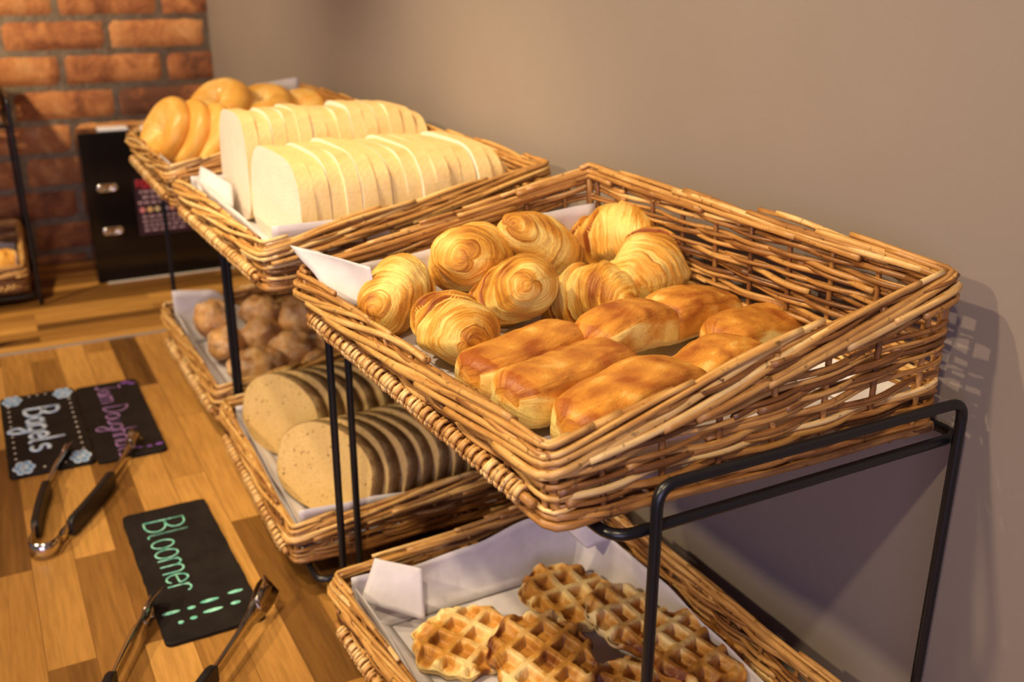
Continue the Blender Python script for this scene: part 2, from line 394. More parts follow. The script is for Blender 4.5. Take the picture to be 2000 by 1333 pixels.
# ------------------------------------------------------------------ wicker baskets
def basket(label, top, bot, seed, group=None, nrow=12, front_wrap=True, pxf=1.0):
    rng = random.Random(seed)
    top = [Vector(p) for p in top]; bot = [Vector(p) for p in bot]      # order: front-far, front-near, back-near, back-far
    org = sum(bot, Vector((0, 0, 0)))/4
    root = empty('wicker_basket', org); tag(root, label, 'basket', group)
    top = [p-org for p in top]; bot = [p-org for p in bot]
    seg = [(top[(i+1) % 4]-top[i]).length for i in range(4)]; per = sum(seg); cum = [0]
    for x in seg: cum.append(cum[-1]+x)
    cen = sum(top, Vector((0, 0, 0)))/4
    def at(s, v, out=0.0, rc=.012):
        s = s % per
        for i in range(4):
            if s <= cum[i+1]+1e-9: break
        def raw(i, u):
            a = bot[i].lerp(bot[(i+1) % 4], u); b = top[i].lerp(top[(i+1) % 4], u); return a.lerp(b, v)
        u = (s-cum[i])/seg[i]; p = raw(i, u)
        # round the corners
        d0 = s-cum[i]; d1 = cum[i+1]-s
        def nrm(i):
            t = top[(i+1) % 4]-top[i]; n = Vector((t.y, -t.x, 0)).normalized()
            m = (top[i]+top[(i+1) % 4])/2-cen
            return n if n.dot(m) > 0 else -n
        n = nrm(i)
        if d0 < rc:
            k = .5+.5*d0/rc; n = (nrm((i-1) % 4)*(1-k)+nrm(i)*k).normalized(); p = p-n*(.30*rc*(1-d0/rc)**2)
        elif d1 < rc:
            k = .5+.5*d1/rc; n = (nrm((i+1) % 4)*(1-k)+nrm(i)*k).normalized(); p = p-n*(.30*rc*(1-d1/rc)**2)
        return p+n*out, n
    ns = max(4, int(per/.050)); sp = per/ns
    wv = MB(); step = .0085
    for k in range(ns):                                   # upright stakes the weavers pass round
        s = (k+.5)*sp; pts = [at(s, v/6*1.0-.02, 0)[0] for v in range(7)]
        wv.tube(pts, .0026, 6, .40+rng.uniform(-.15, .15))
    for i in range(4):
        s = cum[i]; wv.tube([at(s, v/5*.98, -.003)[0] for v in range(6)], .0042, 6, .45)
    # weavers: dense at the low front, opening out at the tall back
    def rod(s0, s1, v0, v1, ph, r, tn, amp=.0034):
        n = max(3, int((s1-s0)/step)); pts = []; rr = []
        w1 = rng.uniform(0, 9); w2 = rng.uniform(.6, 1.5)
        for i in range(n+1):
            k = i/n; s = s0+(s1-s0)*k; v = v0+(v1-v0)*k
            hgt = (at(s, 1)[0]-at(s, 0)[0]).length
            v += w2*(.0019*math.sin(s*14+w1)+.0005*math.sin(s*53+w1*2))/hgt
            off = amp*math.sin(math.pi*(s/sp)+ph)
            e = min(k, 1-k)*(s1-s0)
            if k > .5 and e < .03: off += .003*(1-e/.03)
            pts.append(at(s, min(.99, max(-.01, v)), off)[0]); rr.append(r*(1-.38*k))
        wv.tube(pts, rr, 6, tn)
    for i in range(nrow):
        v = (i+.45)/nrow*.95
        s = rng.uniform(0, .4); end = s+per
        while s < end-.02:
            ln = min(rng.uniform(.24, .52), end-s+.01)
            dv = rng.uniform(-1.0, 1.0)/nrow
            rod(s-.012, s+ln+.03, v-dv*.5, v+dv*.5, i*math.pi, rng.uniform(.0025, .0035), min(1, max(.02, rng.gauss(.47, .20))))
            s += ln
    for i in range(nrow):                        # extra rods filling the tall wall side and its ends
        a = cum[1]+seg[1]*rng.uniform(.08, .60); b = cum[3]+seg[3]*rng.uniform(.40, .85)
        v = (i+.95)/nrow*.95
        cuts = [a, a+rng.uniform(.22, .38), b-rng.uniform(.2, .3), b]
        for c0, c1 in zip(cuts, cuts[1:]):
            if c1-c0 > .05: rod(c0-.01, c1+.015, v+rng.uniform(-.9, .1)/nrow, v+rng.uniform(-.1, .9)/nrow, (i+1)*math.pi, rng.uniform(.0024, .0033), min(1, max(.02, rng.gauss(.5, .2))))
    wv.build('woven_sides', M_WICK, root)
    # border: long rods laid almost parallel, each rising from the outside to a cut end on top
    rm = MB()
    spc = .052; nk = int(round(per/spc))
    for k in range(nk):
        s0 = k*per/nk+rng.uniform(-.018, .018); ln = rng.uniform(.24, .36); n = 30; pts = []; rr = []
        rad = rng.uniform(.0028, .0036); z_a = rng.uniform(-.022, -.014); z_b = rng.uniform(.0035, .0065); ob = rng.uniform(-.005, .001); w1 = rng.uniform(0, 6)
        for i in range(n+1):
            q = i/n; s = s0+ln*q; e = q*q*(3-2*q)
            o, nn = at(s, 1.0, 0)
            outw = .0062*(1-e)+ob*e+.0012*math.sin(s*31+w1); z = z_a*(1-e)+z_b*e+.0012*math.sin(s*24+w1)
            pts.append(o+nn*outw+Vector((0, 0, z))); rr.append(rad*(1-.22*q))
        rm.tube(pts, rr, 7, min(1, max(.05, rng.gauss(.72, .15))))
    for k in range(int(nk*.6)):                          # inner row
        s0 = k*per/(nk*.6)+rng.uniform(-.03, .03); ln = rng.uniform(.22, .34); n = 26; pts = []; w1 = rng.uniform(0, 6); z_a = rng.uniform(-.014, -.004)
        for i in range(n+1):
            q = i/n; s = s0+ln*q; o, nn = at(s, 1.0, 0)
            pts.append(o-nn*(.0055+.001*math.sin(s*27+w1))+Vector((0, 0, z_a+(.001-z_a)*q+.001*math.sin(s*22+w1))))
        rm.tube(pts, rng.uniform(.0028, .0036), 7, min(1, max(.05, rng.gauss(.62, .15))))
    rm.build('rolled_rim', M_WICK, root)
    fb = MB(); n = int(per/.01)
    for oo, zz_, w in ((.004, .001, .31), (.000, .0060, .23)):
        ph = rng.uniform(0, 6)
        fb.tube([at(per*i/n, 0, oo+.0012*math.sin(i*w*1.3+ph))[0]+Vector((0, 0, zz_+.0018*math.sin(i*w+ph))) for i in range(n)], .0033, 6, .42+rng.uniform(-.1, .1), closed=True)
    fb.build('foot_border', M_WICK, root)
    if front_wrap:
        wb = MB(); L = seg[0]; z0 = .012
        core = [at(s_, 0, .0085)[0]+Vector((0, 0, z0)) for s_ in [L*.03+i*(L*.94)/40 for i in range(41)]]
        wb.tube(core, .0038, 7, .5)
        d = (core[-1]-core[0]).normalized(); nn = at(L/2, 0)[1]; turns = int((L*.93)/.0072)
        for t in range(turns):
            c = core[0].lerp(core[-1], .03+.94*(t+.5)/turns); pts = []; jit = rng.uniform(-.0016, .0016)
            rr0 = .0052+rng.uniform(-.0004, .0010); ln_ = .0062 if t % 2 else .0030
            for i in range(11):
                th = 2*math.pi*i/10
                pts.append(c+nn*(math.cos(th)*rr0)+Vector((0, 0, math.sin(th)*rr0*1.25))+d*(ln_*math.sin(th+.5)+jit))
            wb.tube(pts, rng.uniform(.0020, .0029), 6, min(1, max(0, rng.gauss(.84, .14))), flat=.8)
        wb.build('wrapped_border', M_WRAP, root)
    # base mat
    bs = MB(); nb = 34
    for i in range(nb):
        u = (i+.5)/nb
        a = bot[0].lerp(bot[3], u); b = bot[1].lerp(bot[2], u)
        pts = [a.lerp(b, k/30)+Vector((0, 0, -.001+.0012*math.sin(k*.9+i*math.pi))) for k in range(31)]
        bs.tube(pts, .0036, 5, rng.gauss(.45, .12))
    for k in range(1, 10):
        a = bot[0].lerp(bot[1], k/10); b = bot[3].lerp(bot[2], k/10); bs.tube([a, b], .0024, 5, .4)
    bs.build('base_mat', M_WICK, root)
    return root

BK = {}
BK['croissant'] = dict(top=[W(.279, 1.005, .302), W(.304, .516, .302), W(.664, .497, .220), W(.633, .988, .217)], bot=[W(.290, .995, .355), W(.308, .512, .357), W(.668, .502, .357), W(.640, .980, .355)])
BK['white'] = dict(top=[W(.264, 1.592, .302), W(.277, 1.128, .303), W(.655, 1.118, .240), W(.635, 1.585, .236)], bot=[W(.270, 1.580, .356), W(.280, 1.130, .356), W(.650, 1.128, .356), W(.630, 1.575, .356)])
BK['bagel'] = dict(top=[W(.268, 2.085, .298), W(.262, 1.632, .296), W(.640, 1.625, .232), W(.618, 2.070, .226)], bot=[W(.275, 2.070, .356), W(.268, 1.640, .356), W(.636, 1.636, .356), W(.616, 2.060, .356)])
BK['waffle'] = dict(top=[W(.288, .987, .670), W(.305, .508, .670), W(.640, .502, .637), W(.636, .985, .638)], bot=[W(.292, .980, .732), W(.307, .512, .732), W(.640, .508, .732), W(.634, .980, .732)])
BK['granary'] = dict(top=[W(.291, 1.552, .669), W(.281, 1.127, .682), W(.640, 1.122, .660), W(.632, 1.550, .650)], bot=[W(.295, 1.548, .732), W(.284, 1.128, .732), W(.640, 1.127, .732), W(.630, 1.548, .732)])
BK['roll'] = dict(top=[W(.290, 2.067, .655), W(.297, 1.622, .675), W(.630, 1.615, .636), W(.612, 2.055, .620)], bot=[W(.295, 2.060, .732), W(.299, 1.625, .732), W(.628, 1.625, .732), W(.610, 2.050, .732)])
LB = {'croissant': 'top wicker basket nearest the camera, holding croissants and pains au chocolat',
      'white': 'top wicker basket holding the sliced white loaves',
      'bagel': 'farthest top wicker basket, full of shiny golden bagels',
      'waffle': 'lower wicker basket in the foreground, holding waffles on white paper',
      'granary': 'lower wicker basket holding the sliced brown bloomers',
      'roll': 'lower wicker basket with floured rustic rolls, behind the brown bloomers'}
for i, k in enumerate(BK): basket(LB[k], BK[k]['top'], BK[k]['bot'], 11+i, 'wicker display baskets', nrow=(14 if i < 3 else 11))

# ------------------------------------------------------------------ wire racks
def arc_path(pts, r, n=6):
    out = [Vector(pts[0])]
    for i in range(1, len(pts)-1):
        a, b, c = Vector(pts[i-1]), Vector(pts[i]), Vector(pts[i+1])
        d0 = (a-b).normalized(); d1 = (c-b).normalized()
        p0 = b+d0*r; p1 = b+d1*r
        for k in range(n+1):
            t = k/n; out.append(p0*(1-t)**2+b*2*t*(1-t)+p1*t*t)
    out.append(Vector(pts[-1])); return out
def subdiv(pts, step=.03):
    out = [pts[0]]
    for a, b in zip(pts, pts[1:]):
        n = max(1, int((b-a).length/step))
        for k in range(1, n+1): out.append(a.lerp(b, k/n))
    return out
def rack(label, nf, nw, ff, fw, loops, topd, r=.0046, group='two-tier wire racks'):
    """nf.. = (x, y) of the near-front, near-wall, far-front and far-wall legs"""
    org = Vector(((nf[0]+fw[0])/2, (nf[1]+fw[1])/2, CT)); root = empty('wire_rack', org); tag(root, label, 'rack', group)
    for a, b in ((nf, nw), (ff, fw)):
        zt = CAMZ-topd
        p = arc_path([Vector((a[0], a[1], CT+.001))-org, Vector((a[0], a[1], zt))-org, Vector((b[0], b[1], zt))-org, Vector((b[0], b[1], CT+.001))-org], .016)
        m = MB(); m.tube(subdiv(p), r, 10); m.build('end_frame', M_BLACK, root)
    for (x0a, x1a, x0b, x1b, ya, yb, d) in loops:
        z = CAMZ-d; q = [Vector((x0a, ya, z)), Vector((x1a, ya, z)), Vector((x1b, yb, z)), Vector((x0b, yb, z))]
        q = [p-org for p in q]; path = []
        for i in range(4):
            a, b, c = q[i-1], q[i], q[(i+1) % 4]; p0 = b+(a-b).normalized()*.018; p1 = b+(c-b).normalized()*.018
            for k in range(7):
                t = k/6; path.append(p0*(1-t)**2+b*2*t*(1-t)+p1*t*t)
        m = MB(); m.tube(path, r, 10, closed=True); m.build('shelf_loop', M_BLACK, root)
    return root
rack('black two-tier wire rack nearest the camera, carrying the croissants above the waffles', (.373, .4845), (.679, .4845), (.323, 1.049), (.657, 1.049),
     [(.345, .694, .322, .672, .4945, 1.036, .3685), (.335, .690, .318, .668, .4945, 1.036, .7420)], .330)
rack('black two-tier wire rack in the middle, carrying the sliced loaves', (.361, 1.0985), (.655, 1.0985), (.330, 1.585), (.645, 1.585),
     [(.335, .672, .318, .660, 1.1085, 1.575, .3685), (.301, .668, .310, .655, 1.088, 1.575, .7420)], .330)
rack('black two-tier wire rack farthest along, carrying the bagels above the rustic rolls', (.3255, 1.600), (.638, 1.600), (.321, 2.100), (.632, 2.100),
     [(.315, .660, .312, .648, 1.610, 2.088, .3685), (.315, .655, .312, .640, 1.610, 2.088, .7420)], .330)

# ------------------------------------------------------------------ paper liners
def liner(label, key, ups, extra=None, cdrop=.004, seed=0, inset=.013):
    """ups: heights (in metres) of the paper above the base at points along far, back(wall), near, front sides: dict side->(list of heights)"""
    top = BK[key]['top']; bot = BK[key]['bot']; rng = random.Random(seed)
    c = sum(bot, Vector((0, 0, 0)))/4; z = bot[0].z+.0075
    q = []
    for p in bot:
        d = Vector((c.x-p.x, c.y-p.y, 0)); q.append(Vector((p.x+math.copysign(inset, d.x), p.y+math.copysign(inset, d.y), z)))
    FF, FN, BN, BF = q
    mb = MB()
    def base(u, v):
        p = FF.lerp(BF, u).lerp(FN.lerp(BN, u), v); p.z += .0012*noise.noise(p*30); return p
    mb.grid(base, 20, 26)
    sides = {'far': (FF, BF), 'back': (BF, BN), 'near': (BN, FN), 'front': (FN, FF)}
    for k, hs in ups.items():
        a, b = sides[k]; t = (b-a).normalized(); nrm = Vector((-t.y, t.x, 0))
        if nrm.dot(c-a) > 0: nrm = -nrm
        def fn(u, v, a=a, b=b, hs=hs, nrm=nrm):
            x = u*(len(hs)-1); i = min(int(x), len(hs)-2); f = x-i; f = f*f*(3-2*f); h = hs[i]*(1-f)+hs[i+1]*f
            p = a.lerp(b, u)+Vector((0, 0, h*v**1.25+.0026))-nrm*(.034*(1-v)**2.3); w = noise.noise(Vector((u*5+seed, v*1.5, len(hs))))
            return p+nrm*(-.004*v+.004*w*v)
        mb.grid(fn, 36, 8)
    for fn, nu, nv in (extra or []): mb.grid(fn, nu, nv)
    o = mb.build('paper_liner', M_PAPER, origin=(c.x, c.y, z)); m = o.modifiers.new('sheet', 'SOLIDIFY'); m.thickness = .0004; m.offset = 0
    return tag(o, label, 'paper', 'paper basket liners')
def quad(a, b, c_, d, bulge=(0, 0, 0), amp=.002):
    a, b, c_, d, bg = [Vector(x) for x in (a, b, c_, d, bulge)]
    def fn(u, v):
        p = a.lerp(b, u).lerp(d.lerp(c_, u), v); p += bg*(4*u*(1-u)*4*v*(1-v)); p += Vector((1, 1, 1))*amp*noise.noise(p*25); return p
    return fn
liner('white paper liner under the croissants, its pointed corner sticking out over the rim', 'croissant',
      {'far': [.050, .055, .066, .085, .090], 'back': [.03, .022, .02, .018], 'near': [.02, .02, .028, .03], 'front': [.02, .025, .03]},
      [(quad(W(.274, 1.002, .270), W(.325, .902, .275), W(.330, .890, .318), W(.292, .930, .310), (.004, 0, .004)), 12, 12),
       (quad(W(.274, 1.002, .270), W(.300, .985, .277), W(.335, .965, .305), W(.325, .902, .275), (0, 0, -.003)), 10, 10)], seed=1)
liner('white paper liner under the sliced white loaves', 'white', {'far': [.05, .04, .03], 'back': [.02, .02], 'near': [.045, .050, .056, .062, .062], 'front': [.03, .045, .05]},
      [(quad(W(.298, 1.560, .281), W(.330, 1.50, .300), W(.318, 1.45, .325), W(.283, 1.53, .312), (0, 0, .004)), 8, 8)], seed=2)
liner('white paper liner under the golden bagels', 'bagel', {'far': [.062, .07, .095, .132, .140], 'back': [.05, .03], 'near': [.02, .02], 'front': [.04, .04, .055]}, seed=3)
liner('lilac-white paper liner folded up around the waffles', 'waffle',
      {'far': [.058, .050, .056, .072, .092], 'back': [.092, .060, .058, .050, .042, .02], 'near': [.02, .02], 'front': [.02, .025, .045]},
      [(quad(W(.337, .968, .648), W(.380, .930, .655), W(.372, .905, .708), W(.310, .950, .690), (.004, -.003, .004), .001), 12, 12),
       (quad(W(.560, .945, .648), W(.608, .930, .640), W(.622, .890, .662), W(.590, .900, .672), (-.006, -.006, .010), .003), 12, 12)], seed=4)
liner('white paper liner under the sliced brown bloomers', 'granary', {'far': [.05, .05, .04], 'back': [.03, .03], 'near': [.02, .03, .045, .052, .056], 'front': [.03, .03, .04]}, seed=5)
liner('white paper liner under the rustic rolls, one corner standing up', 'roll', {'far': [.105, .098, .05, .04, .05], 'back': [.03, .03], 'near': [.03, .03, .04], 'front': [.02, .03, .04, .06]}, seed=6)

# ------------------------------------------------------------------ croissants
def croissant_mesh(name, seed, L=.125, Rm=.042, bend=.35, wraps=2.9, sx=1.0):
    rg = random.Random(seed); s0 = rg.random()*40; mb = MB(); NT, NA = 210, 72; vs = []; tn = []; uv = []
    for i in range(NT+1):
        t = -1+2*i/NT; at_ = abs(t)
        env = (max(0, 1-at_**2.5))**.60*.86+.14*max(0, 1-at_**9)**.5
        for j in range(NA):
            a = 2*math.pi*j/NA; ca, sa = math.cos(a), math.sin(a)
            sl = at_*wraps+.30*math.sin(a+(.8 if t > 0 else -.6)+s0)+.34*min(1, (1-at_)/.45)*noise.noise(Vector((ca*1.1, sa*1.1, s0+t*1.2)))+.10*min(1, (1-at_)/.45)*noise.noise(Vector((ca*3.5, sa*3.5, s0+t*3)))+.45
            wi = math.floor(sl); fr = sl-wi
            hgt = .9+.9*noise.noise(Vector((wi*3.1+s0, ca, sa)))
            stepd = .20*hgt*(1-fr)*(lambda q: q*q*(3-2*q))(min(1, fr/.16))
            r = Rm*(env*(.87+stepd*(.5+.5*env))+.085*env*noise.noise(Vector((t*1.8+s0, ca*1.1, sa*1.1)))+.03*env*noise.noise(Vector((t*5+s0, ca*3, sa*3))))
            stri = noise.noise(Vector((sl*13, ca*1.3+s0, sa*1.3)))
            r += Rm*.030*stri*env
            x = t*L/2; yb = -bend*L*.5*(at_**1.6)
            zf = .90 if sa > 0 else .76
            vs.append((x, yb+ca*r*sx, sa*r*zf)); uv.append((sl*.35, j/NA))
            big = noise.noise(Vector((t*1.6, ca*.9+s0, sa*.9)))
            edge = max(0, 1-fr/.22)                       # the proud leading edge of each wrap bakes darkest
            pale = max(0, (fr-.62)/.38)                   # the stretched dough under the next wrap stays pale
            tn.append(.33+.55*edge*(.55+.8*big)*min(1, .2+(1-at_)/.3)-.62*pale*(.6+.9*noise.noise(Vector((wi*2.7, ca+s0, sa))))+.70*big*min(1, .25+(1-at_)/.3)+.10*sa+.30*stri+(.3*(at_-.85)/.15 if at_ > .85 else 0)+.30*min(1, (1-at_)/.3)*math.exp(-((fr-.03)/.045)**2))
    fs = []
    for i in range(NT):
        for j in range(NA):
            j2 = (j+1) % NA; fs.append((i*NA+j, (i+1)*NA+j, (i+1)*NA+j2, i*NA+j2))
    fs.append(tuple(range(NA))); fs.append(tuple(NT*NA+j for j in range(NA-1, -1, -1)))
    mb.add(vs, fs, tn, 0, uv); return mb
CRO = [ # x, y, drop, yaw, pitch, roll, length, radius, label
 (.360, .912, .312, 232, -10, 60, .124, .040, 'golden croissant at the far left corner of the basket, beside the paper point'),
 (.452, .935, .296, 252, -20, 0, .118, .044, 'large upright croissant with its swirled blunt end facing out, against the paper'),
 (.542, .935, .296, 236, -22, -30, .130, .040, 'croissant leaning on the paper, second from the wall in the back row'),
 (.632, .925, .285, 300, -22, 10, .124, .041, 'pale-sided croissant against the wall side, highest at the back of the basket'),
 (.372, .798, .317, 262, -6, -20, .120, .039, 'croissant with wide open pale layers at the front left, above the first pain au chocolat'),
 (.462, .845, .304, 268, -28, 10, .124, .040, 'palest croissant, standing in the middle of the basket'),
 (.545, .835, .315, 300, -16, 30, .112, .037, 'small dark-toasted croissant lying low between the middle croissant and the spiral one'),
 (.618, .838, .298, 222, 8, 5, .124, .042, 'round spiral croissant with a knobbly tip, right of the others by the wall-side weave'),
]
for i, (x, y, d, yw, pt, rl, L_, r_, lb) in enumerate(CRO):
    o = croissant_mesh('croissant', 100+i, L_, r_, (.25, .2, .62, .45, .2, .25, .4, .25)[i]).build('croissant', M_CROI)
    o.matrix_world = Matrix.Translation(W(x, y, d)) @ Matrix.Rotation(R(yw), 4, 'Z') @ Matrix.Rotation(R(pt), 4, 'Y') @ Matrix.Rotation(R(rl), 4, 'X')
    tag(o, lb, 'croissant', 'croissants in the top basket')
# ------------------------------------------------------------------ pains au chocolat
def pain_mesh(seed, L, w, h):
    rg = random.Random(seed); s0 = rg.random()*60; mb = MB(); NT, NA = 60, 48; vs = []; tn = []; uv = []
    for i in range(NT+1):
        t = -1+2*i/NT; at_ = abs(t); env = max(.02, 1-at_**9)**.36*(1-.08*at_**2)
        if i in (0, NT): env = .45
        for j in range(NA):
            a = 2*math.pi*j/NA; c, s = math.cos(a), math.sin(a); e = 2/3.1
            px = math.copysign(abs(c)**e, c); pz = math.copysign(abs(s)**e, s)
            g = 1+.05*noise.noise(Vector((t*2+s0, px*1.5, pz*1.5)))+.012*math.sin(px*16+noise.noise(Vector((t*2, s0, 0)))*4)*(1 if s > 0 else .2)+.035*noise.noise(Vector((t*6+s0, px*3, pz*3)))+(.03*math.sin(math.atan2(pz, px)*2+at_*30) if at_ > .88 else 0)
            sag = -.10*h*at_**2
            seam = 0
            if abs(px) > .8 and abs(pz+.15) < .12: g -= .035
            vs.append((t*L/2*(1+.02*noise.noise(Vector((px, pz, s0)))), px*w/2*env*g, pz*h/2*(env**.8)*g+sag+.004*math.sin(t*2.3+s0))); uv.append((i/NT, j/NA))
            topn = s; sidep = 1-abs(s)
            cut = .42+.50*noise.noise(Vector((t*1.7+s0, px*.4, 0)))
            v = .66+.25*noise.noise(Vector((t*5, px*3, s0))) if topn > cut else (.66-(cut-topn)*2.2)
            if at_ > .86: v += .22*noise.noise(Vector((px*4, pz*4, s0)))+(.2 if abs(pz) > .7 else -.1)
            v = max(.06, v)+.45*noise.noise(Vector((t*2.2, px*1.6, s0+pz)))
            tn.append(v)
    fs = [(i*NA+j, (i+1)*NA+j, (i+1)*NA+(j+1) % NA, i*NA+(j+1) % NA) for i in range(NT) for j in range(NA)]
    fs.append(tuple(range(NA))); fs.append(tuple(NT*NA+j for j in range(NA-1, -1, -1)))
    mb.add(vs, fs, tn, 0, uv); return mb
PAIN = [
 (.600, .742, .317, 12, 0, 0, .108, .062, .046, 'pain au chocolat with speckled toasted top, nearest the spiral croissant'),
 (.622, .672, .320, 14, 0, 8, .125, .060, .046, 'pain au chocolat closest to the wall, with a dark rounded end and yellow side'),
 (.505, .718, .312, 14, -2, 0, .110, .058, .044, 'reddish-brown pain au chocolat in the middle of the basket'),
 (.397, .716, .319, 20, 3, 0, .140, .062, .044, 'pale blistered pain au chocolat, leftmost of the pastries below the croissants'),
 (.402, .652, .317, 20, 4, 6, .150, .060, .046, 'long smooth pain au chocolat second from the front left rim'),
 (.540, .630, .326, 14, 0, 0, .105, .058, .044, 'short pain au chocolat with a split pale end, half hidden behind the front one'),
 (.425, .590, .318, 17, 4, 4, .152, .064, .048, 'long glossy brown pain au chocolat, nearest the camera against the near rim'),
]
for i, (x, y, d, yw, pt, rl, L_, w_, h_, lb) in enumerate(PAIN):
    o = pain_mesh(200+i, L_, w_, h_).build('pain_au_chocolat', M_PAIN)
    o.matrix_world = Matrix.Translation(W(x, y, d)) @ Matrix.Rotation(R(yw), 4, 'Z') @ Matrix.Rotation(R(pt), 4, 'Y') @ Matrix.Rotation(R(rl), 4, 'X')
    tag(o, lb, 'pastry', 'pains au chocolat in the top basket')

# ------------------------------------------------------------------ sliced loaves
def slice_parts(seed, w, h, th, crumb, crust, shape):
    """slice standing in the YZ plane, thickness along X, bottom at z=0"""
    rg = random.Random(seed); prof = []; s0 = rg.random()*30
    n = 44
    for k in range(n):
        a = 2*math.pi*k/n; c, s = math.cos(a), math.sin(a)
        if shape == 'white':
            e = 2/3.8; x = math.copysign(abs(c)**e, c); z = math.copysign(abs(s)**(2/2.9), s)
            if s < 0: z = math.copysign(abs(s)**(2/4.2), s)
            wx = .5*(1.0-.075*z)
        else:
            e = 2/2.2; x = math.copysign(abs(c)**e, c); z = math.copysign(abs(s)**(2/2.0), s)
            if s < 0: z = math.copysign(abs(s)**(2/3.2), s)
            wx = .5
        j = 1+.02*noise.noise(Vector((c*1.5+s0, s*1.5, 0)))
        prof.append((x*w*wx*j, (z*.5+.5)*h*j))
    ins = 0.0 if shape == 'white' else .0020
    cz = h*.5
    def sc(p, d):
        L_ = math.hypot(p[0], p[1]-cz); k = (L_-d)/L_; return (p[0]*k, cz+(p[1]-cz)*k)
    root = empty('bread_slice', (0, 0, 0))
    cr = MB(); t2 = th/2
    rings = [(-t2, 0), (t2, 0)] if shape == 'white' else [(-t2, ins), (-t2+.0005, ins*.35), (0, 0), (t2-.0005, ins*.35), (t2, ins)]
    nr = len(rings)-1
    vs = []; tn = []
    for (x, d) in rings:
        for p in prof:
            q = sc(p, d); vs.append((x, q[0], q[1])); tn.append((.22+.25*max(0, min(1, (q[1]/h-.8)*4.0)) if shape == 'white' else .25+.6*max(0, min(1, (q[1]/h-.55)*2.0)))+.12*noise.noise(Vector((q[0]*60, q[1]*60, s0))))
    fs = [(r*n+k, r*n+(k+1) % n, (r+1)*n+(k+1) % n, (r+1)*n+k) for r in range(nr) for k in range(n)]
    cr.add(vs, fs, tn); cr.build('crust', crust, root)
    cb = MB()
    for sgn in (-1, 1):
        vs = [(sgn*t2, sc(p, ins)[0], sc(p, ins)[1]) for p in prof]
        mid = [(sgn*(t2+.0003), sc(p, h*.22)[0], sc(p, h*.22)[1]) for p in prof]
        vs = vs+mid+[(sgn*(t2+.0003), 0, cz)]
        f = [((k, k+n, (k+1) % n+n, (k+1) % n) if sgn > 0 else ((k+1) % n, (k+1) % n+n, k+n, k)) for k in range(n)]
        f += [((k+n, 2*n, (k+1) % n+n) if sgn > 0 else ((k+1) % n+n, 2*n, k+n)) for k in range(n)]
        cb.add(vs, f, .5)
    cb.build('crumb', crumb, root)
    return root
def loaf(protos, start, dirv, n, pitch_, lean, yaw, labels, group, hs=lambda k: 1.0, ws=lambda k: 1.0, jit=.4):
    rg = random.Random(len(group)+n); d = Vector(dirv).normalized()
    for k in range(n):
        src = protos[k % len(protos)]
        o = copy_tree(src)
        o.location = Vector(start)+d*(pitch_*k)+Vector((0, rg.uniform(-1, 1)*.0025*jit, 0))
        o.rotation_euler = (R(rg.uniform(-1, 1)*1.2*jit), R(lean+rg.uniform(-1, 1)*1.6*jit), R(yaw+rg.uniform(-1, 1)*1.2*jit))
        j1 = 1+.007*rg.uniform(-1, 1); o.scale = (1, ws(k)*j1, hs(k)*(1+.008*rg.uniform(-1, 1)))
        tag(o, labels(k, n), 'bread slice', group)
ordn = ['first', 'second', 'third', 'fourth', 'fifth', 'sixth', 'seventh', 'eighth', 'ninth', 'tenth', 'eleventh', 'twelfth', 'thirteenth', 'fourteenth', 'fifteenth', 'sixteenth']
def mk(desc, face):
    def f(k, n):
        if k == 0: return '%s slice, cut face showing at the left end of %s' % (desc, face)
        if k == n-1: return '%s heel slice at the wall end of %s' % (desc, face)
        return '%s slice of %s, %s from its cut face' % (desc, face, ordn[k])
    return f
pw = [slice_parts(300+i, .200, .150, .0200, M_CRUMB_W, M_CRUST_W, 'white') for i in range(4)]
zb = CAMZ-.349
taper = lambda n: (lambda k: 1.0-.10*max(0, (k-(n-3))/2.0)**1.5 if k > n-4 else 1.0-.02*math.sin(k*1.3))
loaf(pw, (.350, 1.308, zb), (1, .02, 0), 15, .0208, 1, 1, mk('white bread', 'the near white loaf'), 'slices of the near white loaf', lambda k: taper(15)(k)*.84, lambda k: taper(15)(k)*1.16)
loaf(pw, (.345, 1.500, zb), (1, .02, 0), 14, .0203, 1, 2, mk('white bread', 'the far white loaf'), 'slices of the far white loaf', lambda k: taper(14)(k)*1.03, lambda k: .74)
pb = [slice_parts(340+i, .190, .126, .0225, M_CRUMB_B, M_CRUST_B, 'brown') for i in range(4)]
zb2 = CAMZ-.726
loaf(pb, (.353, 1.228, zb2+.002), (1, .12, 0), 10, .0275, 17, 26, mk('speckled brown bread', 'the near brown bloomer'), 'slices of the near brown bloomer', lambda k: 1.02-.012*k, lambda k: 1.0-.01*k)
loaf(pb, (.350, 1.435, zb2+.002), (1, .10, 0), 9, .0285, 15, 24, mk('speckled brown bread', 'the far brown bloomer'), 'slices of the far brown bloomer', lambda k: 1.02-.012*k, lambda k: .95)
for pr in pw+pb:
    for c in list(pr.children): bpy.data.objects.remove(c)
    bpy.data.objects.remove(pr)

